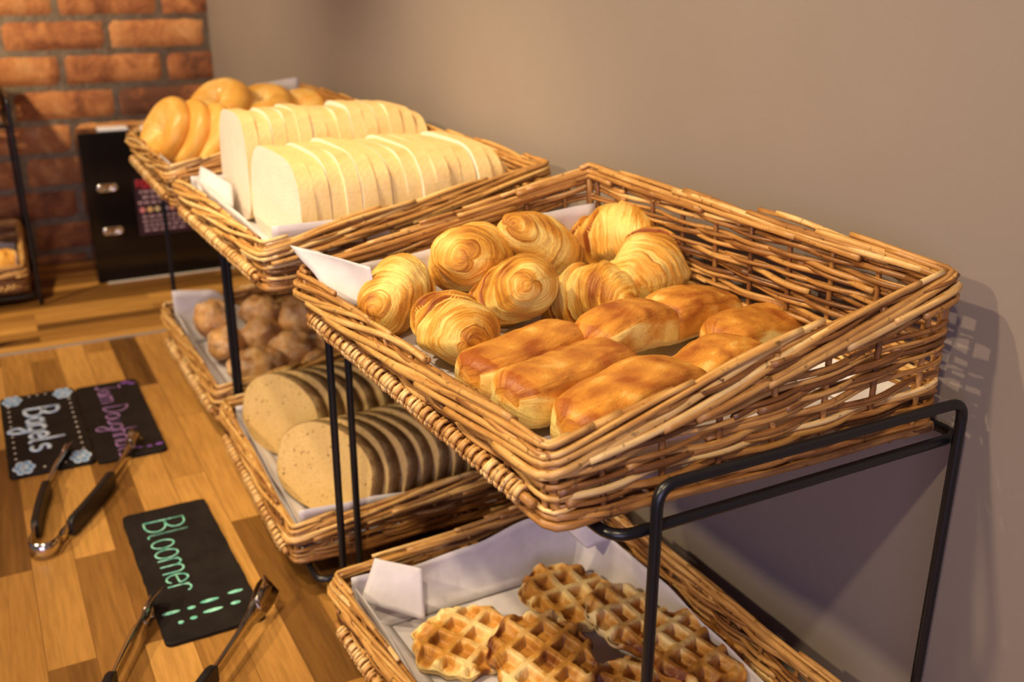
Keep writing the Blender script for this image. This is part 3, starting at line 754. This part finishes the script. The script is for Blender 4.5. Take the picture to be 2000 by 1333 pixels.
# ------------------------------------------------------------------ bagels
def bagel_mesh(seed, Ro, rt_, hole):
    s0 = seed*3.7; mb = MB(); NU, NV = 56, 32; rc = Ro-rt_
    vs = []; tn = []; uv = []
    for i in range(NU):
        for j in range(NV):
            a = 2*math.pi*i/NU; b = 2*math.pi*j/NV; r = rt_*(1+.07*noise.noise(Vector((math.cos(a)*1.5+s0, math.sin(a)*1.5, math.cos(b)))))
            rr = rc+r*math.cos(b)*(1 if math.cos(b) > 0 else (rc-hole)/rt_)
            vs.append((rr*math.cos(a), rr*math.sin(a), r*.92*math.sin(b))); uv.append((i/NU, j/NV))
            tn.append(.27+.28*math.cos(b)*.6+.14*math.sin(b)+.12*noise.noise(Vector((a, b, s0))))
    fs = [(i*NV+j, ((i+1) % NU)*NV+j, ((i+1) % NU)*NV+(j+1) % NV, i*NV+(j+1) % NV) for i in range(NU) for j in range(NV)]
    mb.add(vs, fs, tn, 0, uv); return mb
BAG = [ # x, y, drop, normal az, tilt of the ring from standing, Ro, rt
 (.309, 1.905, .275, 196, 60, .066, .019, 'golden bagel farthest left, leaning with its flat side out by the basket corner'),
 (.342, 1.880, .279, 194, 62, .066, .0165, 'golden bagel leaning second from the left of the row'),
 (.373, 1.850, .284, 192, 63, .066, .0165, 'golden bagel leaning third in the row, end down by the front rim'),
 (.405, 1.820, .290, 190, 64, .064, .0165, 'golden bagel leaning nearest the sliced white bread'),
 (.430, 1.990, .245, 225, 38, .064, .026, 'bright shiny bagel standing highest behind the leaning row'),
 (.512, 1.985, .250, 240, 22, .062, .027, 'brown bagel right of the highest one, rising above the white loaf'),
 (.580, 1.960, .262, 245, 25, .062, .027, 'flat-lying brown bagel farthest right, in front of the raised paper'),
]
for i, (x, y, d, azn, tl, Ro, rt_, lb) in enumerate(BAG):
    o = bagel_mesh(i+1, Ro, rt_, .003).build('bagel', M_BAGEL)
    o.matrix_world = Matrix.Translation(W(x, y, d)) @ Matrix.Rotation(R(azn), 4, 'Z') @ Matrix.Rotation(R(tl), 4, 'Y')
    tag(o, lb, 'bagel', 'bagels in the far top basket')
# ------------------------------------------------------------------ rustic rolls
def roll_mesh(seed, rx, ry, rz):
    s0 = seed*5.3; mb = MB(); NU, NV = 44, 26; vs = []; tn = []
    for i in range(NU):
        for j in range(NV+1):
            a = 2*math.pi*i/NU; b = -math.pi/2+math.pi*j/NV; d = Vector((math.cos(a)*math.cos(b), math.sin(a)*math.cos(b), math.sin(b)))
            g = 1+.16*noise.noise(d*1.6+Vector((s0, 0, 0)))+.06*noise.noise(d*4+Vector((s0, 3, 0)))
            crease = abs(d.x*.8+d.y*.35+.25*noise.noise(d*2+Vector((0, s0, 0)))-.1)
            if d.z > -.2: g -= .13*math.exp(-(crease/.13)**2)
            vs.append((d.x*rx*g, d.y*ry*g, max(-.75, d.z)*rz*g)); tn.append(.45+.35*noise.noise(d*2.2+Vector((s0, 9, 0)))+(.25*math.exp(-(crease/.1)**2)))
    fs = [(i*(NV+1)+j, ((i+1) % NU)*(NV+1)+j, ((i+1) % NU)*(NV+1)+j+1, i*(NV+1)+j+1) for i in range(NU) for j in range(NV)]
    mb.add(vs, fs, tn); return mb
ROL = [(.368, 1.965, .662, 20, .036, .045, .040, 'rustic roll standing at the left end beside the raised paper corner'),
 (.372, 1.880, .688, 70, .050, .036, .036, 'rustic roll lying low, leftmost behind the two black rods'),
 (.470, 1.985, .672, 110, .048, .040, .038, 'rustic roll at the back, between the rods and the dark gap'),
 (.445, 1.880, .685, 40, .045, .040, .036, 'rustic roll in the middle of the basket with a split dark crust'),
 (.398, 1.745, .694, 10, .056, .040, .038, 'pale-bottomed oval roll nearest the near edge of its basket'),
 (.478, 1.785, .692, 60, .050, .046, .042, 'floured round roll right of the black rods'),
 (.505, 1.700, .700, 30, .046, .036, .034, 'flat rustic roll at the near edge, lowest of the floured ones'),
 (.530, 1.890, .668, 140, .048, .040, .040, 'rustic roll under the corner of the upper basket'),
 (.570, 1.800, .690, 95, .046, .042, .038, 'rustic roll farthest right, in the shade below the croissant basket'),
 (.560, 1.990, .680, 20, .046, .042, .038, 'rustic roll at the wall end of the back row')]
for i, (x, y, d, yw, a, b, c, lb) in enumerate(ROL):
    o = roll_mesh(i+1, a, b, c).build('bread_roll', M_ROLL); o.location = W(x, y, d); o.rotation_euler = (R(8*(i % 3-1)), R(10*(i % 2)), R(yw))
    tag(o, lb, 'bread roll', 'rustic rolls in the lower far basket')
# ------------------------------------------------------------------ waffles
def waffle_mesh(seed, Rw=.060, g=.0295, th=.020, burn=.0):
    s0 = seed*7.1; mb = MB(); NR, NA = 44, 120; vs = []; tn = []
    ox, oy = .3*g*math.sin(seed), .3*g*math.cos(seed*2)
    def edge(a): return Rw*(1+.045*noise.noise(Vector((math.cos(a)*1.4+s0, math.sin(a)*1.4, 0)))+.045*math.cos(a*2+seed)+.030*math.sin(a*7+seed)+.035*math.sin(a*13+seed*2+2*noise.noise(Vector((math.cos(a)*2, math.sin(a)*2, s0)))))
    for i in range(NR+1):
        for j in range(NA):
            a = 2*math.pi*j/NA; q = i/NR; q = q if q < .8 else .8+(q-.8)*1.0
            r = edge(a)*q; x, y = r*math.cos(a), r*math.sin(a)
            def ridge(u):
                d = abs((u/g)-round(u/g))*g; return 1-min(1, max(0, (d-.0032)/.0036))
            k = max(ridge(x+ox), ridge(y+oy)); k = k*k*(3-2*k)
            e = edge(a)-r; rimf = min(1, e/.006); dome = max(0, rimf)**.5
            k = max(k, 0)
            z = th*.5*(.10+.90*dome)-(1-k)*.0105*min(1, e/.004)+.0012*noise.noise(Vector((x*90+s0, y*90, 0)))
            vs.append((x, y, z)); 
            t = .30+.20*(1-k)+.7*noise.noise(Vector((x*20, y*20, s0)))*(.6+.4*k)
            if 0 < k < 1: t += .10*math.sin(k*math.pi)
            bn = noise.noise(Vector((x*22+s0, y*22, 3)))
            if e < .010: t += (-.42 if bn < burn else .45)*(1-e/.010)
            tn.append(t)
    M = len(vs)
    for i in range(5):
        for j in range(NA):
            a = 2*math.pi*j/NA; q = 1-.03*i if i < 3 else (.9-.3*(i-3)); r = edge(a)*(1+(.02 if i == 1 else 0))*q
            z = th*.05-(i)*th*.22 if i < 3 else -th*.5
            bn = noise.noise(Vector((r*math.cos(a)*22+s0, r*math.sin(a)*22, 3)))
            vs.append((r*math.cos(a), r*math.sin(a), z)); tn.append(.02 if bn < burn else .75)
    fs = [(i*NA+j, (i+1)*NA+j, (i+1)*NA+(j+1) % NA, i*NA+(j+1) % NA) for i in range(NR) for j in range(NA)]
    last = NR*NA
    fs += [(last+j, M+j, M+(j+1) % NA, last+(j+1) % NA) for j in range(NA)]
    fs += [(M+i*NA+j, M+(i+1)*NA+j, M+(i+1)*NA+(j+1) % NA, M+i*NA+(j+1) % NA) for i in range(4) for j in range(NA)]
    fs.append(tuple(M+4*NA+j for j in range(NA-1, -1, -1)))
    mb.add(vs, fs, tn, 0, [(v[0]*10, v[1]*10) for v in vs]); return mb
WAF = [ # x, y, drop, yaw, tiltx, tilty, R, burn
 (.398, .852, .711, 32, 4, -2, .059, .5, 'pale-edged waffle farthest left, lying on the paper'),
 (.545, .868, .708, 4, 8, 4, .058, .1, 'waffle at the top, against the upturned paper with one browned side'),
 (.574, .775, .692, 12, 11, 9, .057, .35, 'waffle behind the black rack leg, leaning on the top waffle'),
 (.449, .768, .693, 20, 9, -6, .060, -.1, 'dark-edged waffle front and centre, overlapping the pale-edged one'),
 (.592, .690, .682, 18, 8, 5, .060, -.2, 'caramel-edged waffle farthest right, highest of the pile'),
 (.520, .690, .711, 40, 2, 0, .052, .4, 'crumbly pale waffle under the others at the bottom edge of the photo'),
]
for i, (x, y, d, yw, tx, ty, Rw, bn, lb) in enumerate(WAF):
    o = waffle_mesh(i+1, Rw, burn=bn).build('waffle', M_WAFFLE); o.location = W(x, y, d); o.rotation_euler = (R(tx), R(ty), R(yw))
    tag(o, lb, 'waffle', 'waffles in the near lower basket')

# ------------------------------------------------------------------ slates with chalk writing
def arc(cx, cy, rx, ry, a0, a1, n=12):
    return [(cx+rx*math.cos(R(a0+(a1-a0)*i/n)), cy+ry*math.sin(R(a0+(a1-a0)*i/n))) for i in range(n+1)]
GL = {  # letter: (advance, strokes) in units of cap height
 'B': (.55, [[(0, 0), (.02, 1)], [(.02, 1)]+arc(.16, .77, .22, .23, 90, -80)+[(.04, .52)], [(.04, .52)]+arc(.18, .26, .26, .26, 80, -90)+[(0, 0)]]),
 'l': (.26, [[(0, 1), (0, .1)]+arc(.08, .1, .08, .1, 180, 300)]),
 'o': (.40, [arc(.17, .27, .16, .27, 0, 360, 18)]),
 'm': (.58, [[(0, 0), (0, .5)], [(0, .36)]+arc(.12, .36, .12, .16, 170, 0)+[(.24, 0)], [(.24, .36)]+arc(.37, .36, .13, .16, 170, 0)+[(.5, 0)]]),
 'n': (.38, [[(0, 0), (0, .5)], [(0, .36)]+arc(.14, .36, .14, .16, 170, 0)+[(.28, 0)]]),
 'e': (.40, [[(.02, .28), (.30, .30)]+arc(.16, .28, .15, .25, 10, 320, 16)]),
 'r': (.30, [[(0, 0), (0, .5)], [(0, .33)]+arc(.13, .36, .12, .15, 160, 20)]),
 'a': (.40, [arc(.14, .25, .13, .23, 30, 390, 16), [(.31, .54), (.31, .06), (.38, 0)]]),
 'g': (.40, [arc(.15, .27, .15, .23, 20, 380, 16), [(.30, .48), (.29, -.30)]+arc(.15, -.32, .13, .22, 0, -200, 12)+[(.30, -.02)]]),
 's': (.34, [arc(.16, .38, .13, .12, 40, 250, 10)+arc(.14, .13, .14, .13, 70, -140, 10)]),
 'J': (.42, [[(.08, 1), (.34, 1)], [(.24, 1), (.24, .2)]+arc(.11, .2, .13, .2, 0, -160)]),
 'D': (.52, [[(.02, 0), (.02, 1)], [(.02, 1)]+arc(.06, .5, .36, .5, 85, -85, 14)+[(.02, 0)]]),
 'u': (.38, [[(0, .5), (0, .16)]+arc(.13, .16, .13, .16, 180, 360)+[(.26, .5)], [(.26, .5), (.27, 0)]]),
 'h': (.38, [[(0, 1), (0, 0)], [(0, .34)]+arc(.14, .34, .14, .16, 170, 0)+[(.28, 0)]]),
 't': (.28, [[(.08, .85), (.09, .08), (.18, 0)], [(-.03, .52), (.2, .54)]]),
 ' ': (.28, []),
}
def slate(name_label, cx, cy, w, h, z, yaw=0):
    root = empty('slate_sign', (cx, cy, z), (0, 0, R(yaw))); tag(root, name_label, 'sign', 'slate price signs')
    mb = MB(); rg = random.Random(int(cx*1000)); rr = .010
    out = []
    for (sx, sy, a0) in ((1, 1, 0), (-1, 1, 90), (-1, -1, 180), (1, -1, 270)):
        for k in range(5):
            a = R(a0+90*k/4); out.append((sx*(w/2-rr)+rr*math.cos(a), sy*(h/2-rr)+rr*math.sin(a)))
    full = []
    for i, p in enumerate(out):
        q = out[(i+1) % len(out)]; L_ = math.hypot(q[0]-p[0], q[1]-p[1]); m = max(1, int(L_/.012))
        for k in range(m):
            x = p[0]+(q[0]-p[0])*k/m; y = p[1]+(q[1]-p[1])*k/m; j = .0007*rg.uniform(-1, 1); full.append((x+j, y+j))
    n = len(full); th = .006
    vs = [(x, y, 0) for x, y in full]+[(x*1.0, y*1.0, th-.0012) for x, y in full]+[(x*.985, y*.994, th) for x, y in full]
    fs = [(k, (k+1) % n, n+(k+1) % n, n+k) for k in range(n)]+[(n+k, n+(k+1) % n, 2*n+(k+1) % n, 2*n+k) for k in range(n)]
    fs += [tuple(2*n+k for k in range(n)), tuple(n-1-k for k in range(n))]
    mb.add(vs, fs); mb.build('slate_tile', M_SLATE, root, smooth=False)
    return root, th
def stroke(mb, pts, r, z):
    mb.tube([Vector((x, y, z)) for x, y in pts], r, 6, flat=.35)
def write(root, text, x0, y0, cap, adv, r, m, z, name='chalk_lettering', slope=0.0):
    """text runs towards -y (down the sign), letter tops towards +x"""
    mb = MB(); pen = 0
    for ch in text:
        a, ss = GL[ch]
        for s in ss:
            stroke(mb, [(x0+py*cap+slope*(pen+px), y0-(pen+px*1.0)*adv) for px, py in s], r, z+.0004)
        pen += a
    return mb.build(name, m, root)
def dot(mb, x, y, r, z, ax=1.0, ay=1.0):
    n = 10; vs = [(x+ax*r*math.cos(2*math.pi*k/n), y+ay*r*math.sin(2*math.pi*k/n), z+.0002) for k in range(n)]
    vs2 = [(x+.6*ax*r*math.cos(2*math.pi*k/n), y+.6*ay*r*math.sin(2*math.pi*k/n), z+.0010) for k in range(n)]
    mb.add(vs+vs2, [(k, (k+1) % n, n+(k+1) % n, n+k) for k in range(n)]+[tuple(n+k for k in range(n))])
ZS = CT+.0008
# Bloomer sign
root, th = slate('long black slate sign reading Bloomer in green chalk, nearest the camera', .1655, 1.249, .122, .342, ZS, 0.6)
write(root, 'Bloomer', -.036, .132, .056, .0705, .0014, M_CH_G, th)
mb = MB()
for (x, y, ax) in [(-.043, -.108, 3.2), (-.018, -.109, 1.5), (.006, -.104, 3.4), (.040, -.100, 2.8), (-.036, -.134, 1.0), (-.020, -.132, 1.3), (.005, -.127, 3.6), (.034, -.125, 1.8)]:
    dot(mb, x, y, .0036, th, ax, 1.0)
mb.build('chalk_dashes', M_CH_G, root)
# Bagels sign
root, th = slate('black slate sign reading Bagels in pale blue chalk with flower corners', .029, 1.806, .130, .350, ZS, 0)
write(root, 'Bagels', -.026, .098, .056, .083, .0040, M_CH_B, th)
mb = MB()
for k in range(11): dot(mb, -.052, .125-.0235*k, .0024, th); dot(mb, .052, .118-.0235*k, .0024, th)
for k in range(3): dot(mb, -.014+.014*k, .164, .0022, th); dot(mb, -.012+.016*k, -.160, .0022, th)
mb.build('chalk_dots', M_CH_W, root)
for (cx, cy) in ((-.044, .152), (.044, .152), (-.042, -.150), (.044, -.148)):
    mb = MB()
    for k in range(6):
        a = k*math.pi/3; px, py = cx+.0105*math.cos(a), cy+.017*math.sin(a)
        stroke(mb, arc(px, py, .0055, .0085, 0, 360, 12), .0018, th+.0004)
    b0 = len(mb.f)
    for k in range(6):
        a = k*math.pi/3; dot(mb, cx+.0105*math.cos(a), cy+.017*math.sin(a), .0036, th, 1, 1.4)
    mb.mi[b0:] = [1]*(len(mb.f)-b0)
    dot(mb, cx, cy, .004, th); mb.build('chalk_flower', [M_CH_B, M_CH_B2], root)
# Jam doughnuts sign
root, th = slate('black slate sign reading Jam Doughnuts in purple chalk, beside the Bagels sign', .1515, 1.797, .112, .350, ZS, 0)
write(root, 'Jam', -.020, .160, .042, .0655, .0013, M_CH_P, th); write(root, 'Doughnuts', -.020, .050, .042, .0655, .0013, M_CH_P, th)
mb = MB()
for (x, y, r_) in [(.035, .160, .006), (.046, .150, .004), (.046, -.150, .004), (.030, -.152, .003), (.014, -.150, .0026), (.0, -.154, .0022)]: dot(mb, x, y, r_, th, 1.6, 1)
mb.build('chalk_marks', M_CH_V, root)

# ------------------------------------------------------------------ tongs
def ribbon(mb, pts, hw, th=.0012, twist=None):
    """strip standing on edge: pts along the strip, hw = half height (list), thickness th"""
    n = len(pts); vs = []
    for i in range(n):
        d = (pts[min(i+1, n-1)]-pts[max(i-1, 0)]); d.normalize(); side = Vector((d.y, -d.x, 0)); side = side.normalized() if side.length > 1e-6 else Vector((1, 0, 0))
        upv = Vector((0, 0, 1))
        if twist: upv = (Vector((0, 0, 1))*math.cos(twist[i])+side*math.sin(twist[i])); side2 = side*math.cos(twist[i])-Vector((0, 0, 1))*math.sin(twist[i])
        else: side2 = side
        for a, b in ((-1, -1), (1, -1), (1, 1), (-1, 1)): vs.append(pts[i]+side2*(a*th/2)+upv*(b*hw[i]))
    fs = []
    for i in range(n-1):
        for k in range(4): fs.append((i*4+k, i*4+(k+1) % 4, (i+1)*4+(k+1) % 4, (i+1)*4+k))
    fs += [(3, 2, 1, 0), tuple((n-1)*4+k for k in range(4))]
    mb.add(vs, fs)
def tongs(label, bend, tipL, tipR, width=.024, zl=.014, zr=.020):
    """bend = centre of the sprung end, arms go to the two tips"""
    org = Vector((bend[0], bend[1], CT)); root = empty('tongs', org); tag(root, label, 'tongs', 'serving tongs')
    B = Vector((0, 0, .0145)); TL = Vector((tipL[0]-bend[0], tipL[1]-bend[1], zl)); TR = Vector((tipR[0]-bend[0], tipR[1]-bend[1], zr))
    ax = ((TL+TR)/2); ax.z = 0; ax.normalize(); sd = Vector((ax.y, -ax.x, 0)); hb = .019
    # spring loop
    pts = []
    for i in range(17):
        a = R(180*i/16); pts.append(B+sd*(-hb*math.cos(a))-ax*(hb*1.0*math.sin(a)))
    SL, SR = pts[0], pts[-1]
    m = MB(); ribbon(m, [SL+ax*.02]+pts+[SR+ax*.02], [.0125]*(len(pts)+2), .0013); m.build('spring_bend', M_STEEL, root)
    for S, T, nm, sg in ((SL+ax*.018, TL, 'left', -1), (SR+ax*.018, TR, 'right', 1)):
        path = [S.lerp(T, k/30) for k in range(31)]; L_ = (T-S).length
        for k in range(31): path[k] = path[k]+sd*(sg*.010*math.sin(math.pi*k/30)); path[k].z = S.z+(T.z-S.z)*k/30
        hw = []
        tw = []
        for k in range(31):
            q = k/30
            hw.append(.0125-.003*math.sin(math.pi*min(1, q/.8)) if q < .78 else .0095+.0085*math.sin(math.pi*(q-.78)/.30)*(1 if q < .95 else .85))
            tw.append(-sg*R(0+38*max(0, (q-.72)/.28)))
        m = MB(); ribbon(m, path, hw, .0014, tw)
        # raised rib and scooped end
        a = m.build('arm', M_STEEL, root)
        g = MB(); gp = path[2:17]; ribbon(g, gp, [.0145 if 0 < i < 14 else .010 for i in range(15)], .0105); bevel(g.build('grip', M_GRIP, a), .002, 3)
        sc = MB(); e0 = path[26]; e1 = path[30]; d = (e1-e0).normalized()
        def fn(u, v, e0=e0, d=d, sg=sg):
            rr = .016*(1-.15*u); ang = R(-80+160*v); w_ = math.sin(math.pi*min(1, .25+u*.75)*.5+.3)
            end = 1-.55*abs(v-.5)**2*4*u
            return e0+d*(.040*u*end)+Vector((0, 0, math.sin(ang)*rr*w_))+sd*(-sg*(.004-math.cos(ang)*.008))
        sc.grid(fn, 8, 10); s_ = sc.build('scoop_end', M_STEEL, a); mo = s_.modifiers.new('thick', 'SOLIDIFY'); mo.thickness = .001
    return root
tongs('steel tongs with black grips lying open across the Bagels and Jam Doughnuts signs', (-.004, 1.375), (.060, 1.690), (.168, 1.672))
tongs('steel tongs with black grips lying open across the Bloomer sign', (-.015, .835), (.112, 1.165), (.245, 1.108), zl=.022, zr=.032)

# ------------------------------------------------------------------ black leaflet box against the brick wall
bx0, bx1, by, bz1 = .229, .600, 2.700, CAMZ-.383
root = empty('leaflet_box', ((bx0+bx1)/2, by+.06, CT)); tag(root, 'glossy black upright box with two oval chrome latches, in front of the brick wall', 'box')
o3 = Vector(root.location)
m = MB(); m.box(Vector(((bx0+bx1)/2, by+.045, (CT+.001+bz1)/2))-o3, (bx1-bx0, .090, bz1-CT-.001)); bevel(m.build('body', M_BOX, root, smooth=False), .003)
for zc in (CAMZ-.521, CAMZ-.633):
    m = MB()
    for (rx, rz, yy) in ((.026, .011, .001), (.024, .0095, .005)):
        n = 24
        pass
    vs = []; n = 28
    for (k_, yy) in ((1.0, 0), (1.0, .004), (.85, .006), (.62, .006), (.55, .003)):
        for k in range(n):
            a = 2*math.pi*k/n; c, s = math.cos(a), math.sin(a)
            vs.append(Vector((bx0+.052+(.015*(1 if c > 0 else -1)+.011*c)*1.0*k_, by-yy, zc+.011*s*k_))-o3)
    fs = [(r*n+k, r*n+(k+1) % n, (r+1)*n+(k+1) % n, (r+1)*n+k) for r in range(4) for k in range(n)]+[tuple(4*n+k for k in range(n))]
    m.add(vs, fs); m.build('latch', M_CHROME, root); root.children[-1]['label'] = 'oval chrome latch'
lab = MB(); lx0, lx1 = .345, .500; lz1, lz0 = CAMZ-.505, CAMZ-.655
lab.box(Vector(((lx0+lx1)/2, by-.0010, (lz0+lz1)/2))-o3, (lx1-lx0, .0016, lz1-lz0)); lo = lab.build('printed_label', simple('dark_maroon_label', (.035, .012, .018), .4), root, smooth=False)
lo['label'] = 'dark maroon printed label with a red heading and a row of coloured dots'
M_LW = simple('label_print_mauve', (.42, .26, .30), .6); M_LR = simple('label_print_red', (.50, .02, .03), .6)
def lbox(mb_, x0, x1, z0, z1, dy=.0022): mb_.box(Vector(((x0+x1)/2, by-dy, (z0+z1)/2))-o3, (x1-x0, .0006, z1-z0))
def small_text(s, x, z, h, m, name):
    mb_ = MB(); pen = 0
    for ch in s:
        if ch == ' ': pen += .5; continue
        a, ss = GL2.get(ch, GL2['I'])
        for st_ in ss: mb_.tube([Vector((x+(pen+px)*h*.8, by-.0024, z+py*h))-o3 for px, py in st_], h*.11, 4, cap=True)
        pen += a
    return mb_.build(name, m, lo)
GL2 = {'T': (.75, [[(.3, 0), (.3, 1)], [(0, 1), (.6, 1)]]), 'H': (.75, [[(0, 0), (0, 1)], [(.5, 0), (.5, 1)], [(0, .5), (.5, .5)]]), 'I': (.35, [[(.1, 0), (.1, 1)]]),
       'S': (.7, [arc(.27, .75, .24, .25, 40, 250, 8)+arc(.27, .25, .25, .25, 70, -140, 8)]), 'A': (.8, [[(0, 0), (.3, 1), (.6, 0)], [(.12, .4), (.48, .4)]]),
       'F': (.65, [[(0, 0), (0, 1), (.5, 1)], [(0, .5), (.4, .5)]]), 'O': (.8, [arc(.3, .5, .3, .5, 0, 360, 14)]), 'D': (.75, [[(0, 0), (0, 1)], [(0, 1)]+arc(.1, .5, .45, .5, 85, -85, 10)+[(0, 0)]])}
small_text('FOOD A', lx0+.008, lz1-.026, .021, M_LR, 'red_heading')
rg = random.Random(3); tx = MB(); tx2 = MB()
for row, (z, a, b) in enumerate([(lz1-.036, .012, .146), (lz1-.050, .018, .140), (lz1-.064, .006, .150), (lz1-.100, .012, .148), (lz1-.112, .012, .13), (lz1-.124, .014, .138), (lz1-.136, .014, .12)]):
    x = a
    while x < b-.004:
        w_ = rg.uniform(.006, .018); lbox(tx if row < 3 else tx2, lx0+x, lx0+min(x+w_, b), z-.0035, z+.0035 if row < 3 else z+.002); x += w_+.003
tx.build('small_print', M_LW, lo); tx2.build('small_print', M_LW, lo)
for k, c in enumerate([(.75, .25, .25), (.80, .50, .20), (.62, .50, .25), (.66, .55, .75), (.60, .25, .18), (.60, .50, .52), (.70, .32, .30), (.62, .50, .58)]):
    d = MB(); n = 16; cx, cz = lx0+.014+.0185*k, lz1-.082; r_ = .0068
    vs = [Vector((cx+r_*math.cos(2*math.pi*i/n), by-.0028, cz+r_*math.sin(2*math.pi*i/n)))-o3 for i in range(n)]+[Vector((cx+r_*math.cos(2*math.pi*i/n), by-.0018, cz+r_*math.sin(2*math.pi*i/n)))-o3 for i in range(n)]
    d.add(vs, [tuple(range(n))]+[(i, n+i, n+(i+1) % n, (i+1) % n) for i in range(n)]); d.build('coloured_dot', simple('dot_print', c, .6), lo, smooth=False)
m = MB(); m.box((.315, by+.03, bz1+.004), (.07, .05, .006)); o = bevel(m.build('white_card', simple('white_card', (.80, .78, .80), .6), smooth=False, origin=(.315, by+.03, bz1+.001)), .001); tag(o, 'small white card lying on top of the black box', 'card')
m = MB(); m.box((.42, by-.006, CT+.0016), (.34, .010, .002)); o = m.build('paper_strip', simple('white_paper_strip', (.62, .56, .50), .6), smooth=False, origin=(.42, by-.006, CT)); tag(o, 'pale paper strip on the worktop along the foot of the black box', 'paper')

# ------------------------------------------------------------------ second rack at the left edge, against the brick wall
BK['left'] = dict(top=[W(-.40, 2.575, .672), W(.060, 2.600, .676), W(.072, 2.880, .625), W(-.40, 2.880, .620)], bot=[W(-.40, 2.590, .735), W(.062, 2.612, .735), W(.070, 2.875, .735), W(-.40, 2.875, .735)])
BK['leftup'] = dict(top=[W(-.40, 2.575, .270), W(.045, 2.595, .270), W(.058, 2.890, .205), W(-.40, 2.890, .200)], bot=[W(-.40, 2.590, .330), W(.050, 2.606, .330), W(.056, 2.885, .330), W(-.40, 2.885, .330)])
basket('low wicker basket at the left edge of the photo, in front of the brick wall', BK['left']['top'], BK['left']['bot'], 31, 'wicker display baskets', front_wrap=True)
basket('high wicker basket mostly outside the left edge, in front of the brick wall', BK['leftup']['top'], BK['leftup']['bot'], 32, 'wicker display baskets', front_wrap=True)
liner('white paper liner in the low basket at the left edge', 'left', {'back': [.07, .05, .09, .05], 'near': [.085, .06], 'front': [.045, .03]}, seed=8)
rack('black wire rack at the left edge against the brick wall', (.083, 2.583), (.083, 2.90), (-.43, 2.583), (-.43, 2.90), [], .278)
rk = [o for o in COL.objects if o.name.startswith('wire_rack')][-1]
org = Vector(rk.location)
for d in (.3385, .745):
    m = MB(); z = CAMZ-d
    q = [Vector((.0745, 2.575+.01, z)), Vector((.0745, 2.905, z)), Vector((-.4215, 2.905, z)), Vector((-.4215, 2.585, z))]; q = [p-org for p in q]; path = []
    for i in range(4):
        a, b, c = q[i-1], q[i], q[(i+1) % 4]; p0 = b+(a-b).normalized()*.018; p1 = b+(c-b).normalized()*.018
        for k in range(7): t = k/6; path.append(p0*(1-t)**2+b*2*t*(1-t)+p1*t*t)
    m.tube(path, .0046, 10, closed=True); m.build('shelf_loop', M_BLACK, rk)
for i, (x, y, d, lb) in enumerate([(.018, 2.72, .690, 'golden roll in the low basket at the left edge, right of its pile'), (-.045, 2.74, .688, 'golden roll in the low basket at the left edge, partly outside the photo')]):
    o = roll_mesh(40+i, .042, .046, .036).build('bread_roll', M_BAGEL); o.location = W(x, y, d); tag(o, lb, 'bread roll', 'rolls at the left edge')
o = bagel_mesh(9, .06, .025, .008).build('bagel', M_BAGEL); o.matrix_world = Matrix.Translation(W(.005, 2.66, .285)) @ Matrix.Rotation(R(20), 4, 'Y'); tag(o, 'golden bagel in the high basket at the left edge', 'bagel')
# small black upright at the very left edge
m = MB(); m.box((-.062, 2.31, CT+.052), (.07, .004, .10)); o = bevel(m.build('sign_holder', M_BLACK, smooth=False, origin=(-.062, 2.31, CT)), .0015)
tag(o, 'small black upright sign holder at the left edge of the back worktop', 'sign holder')
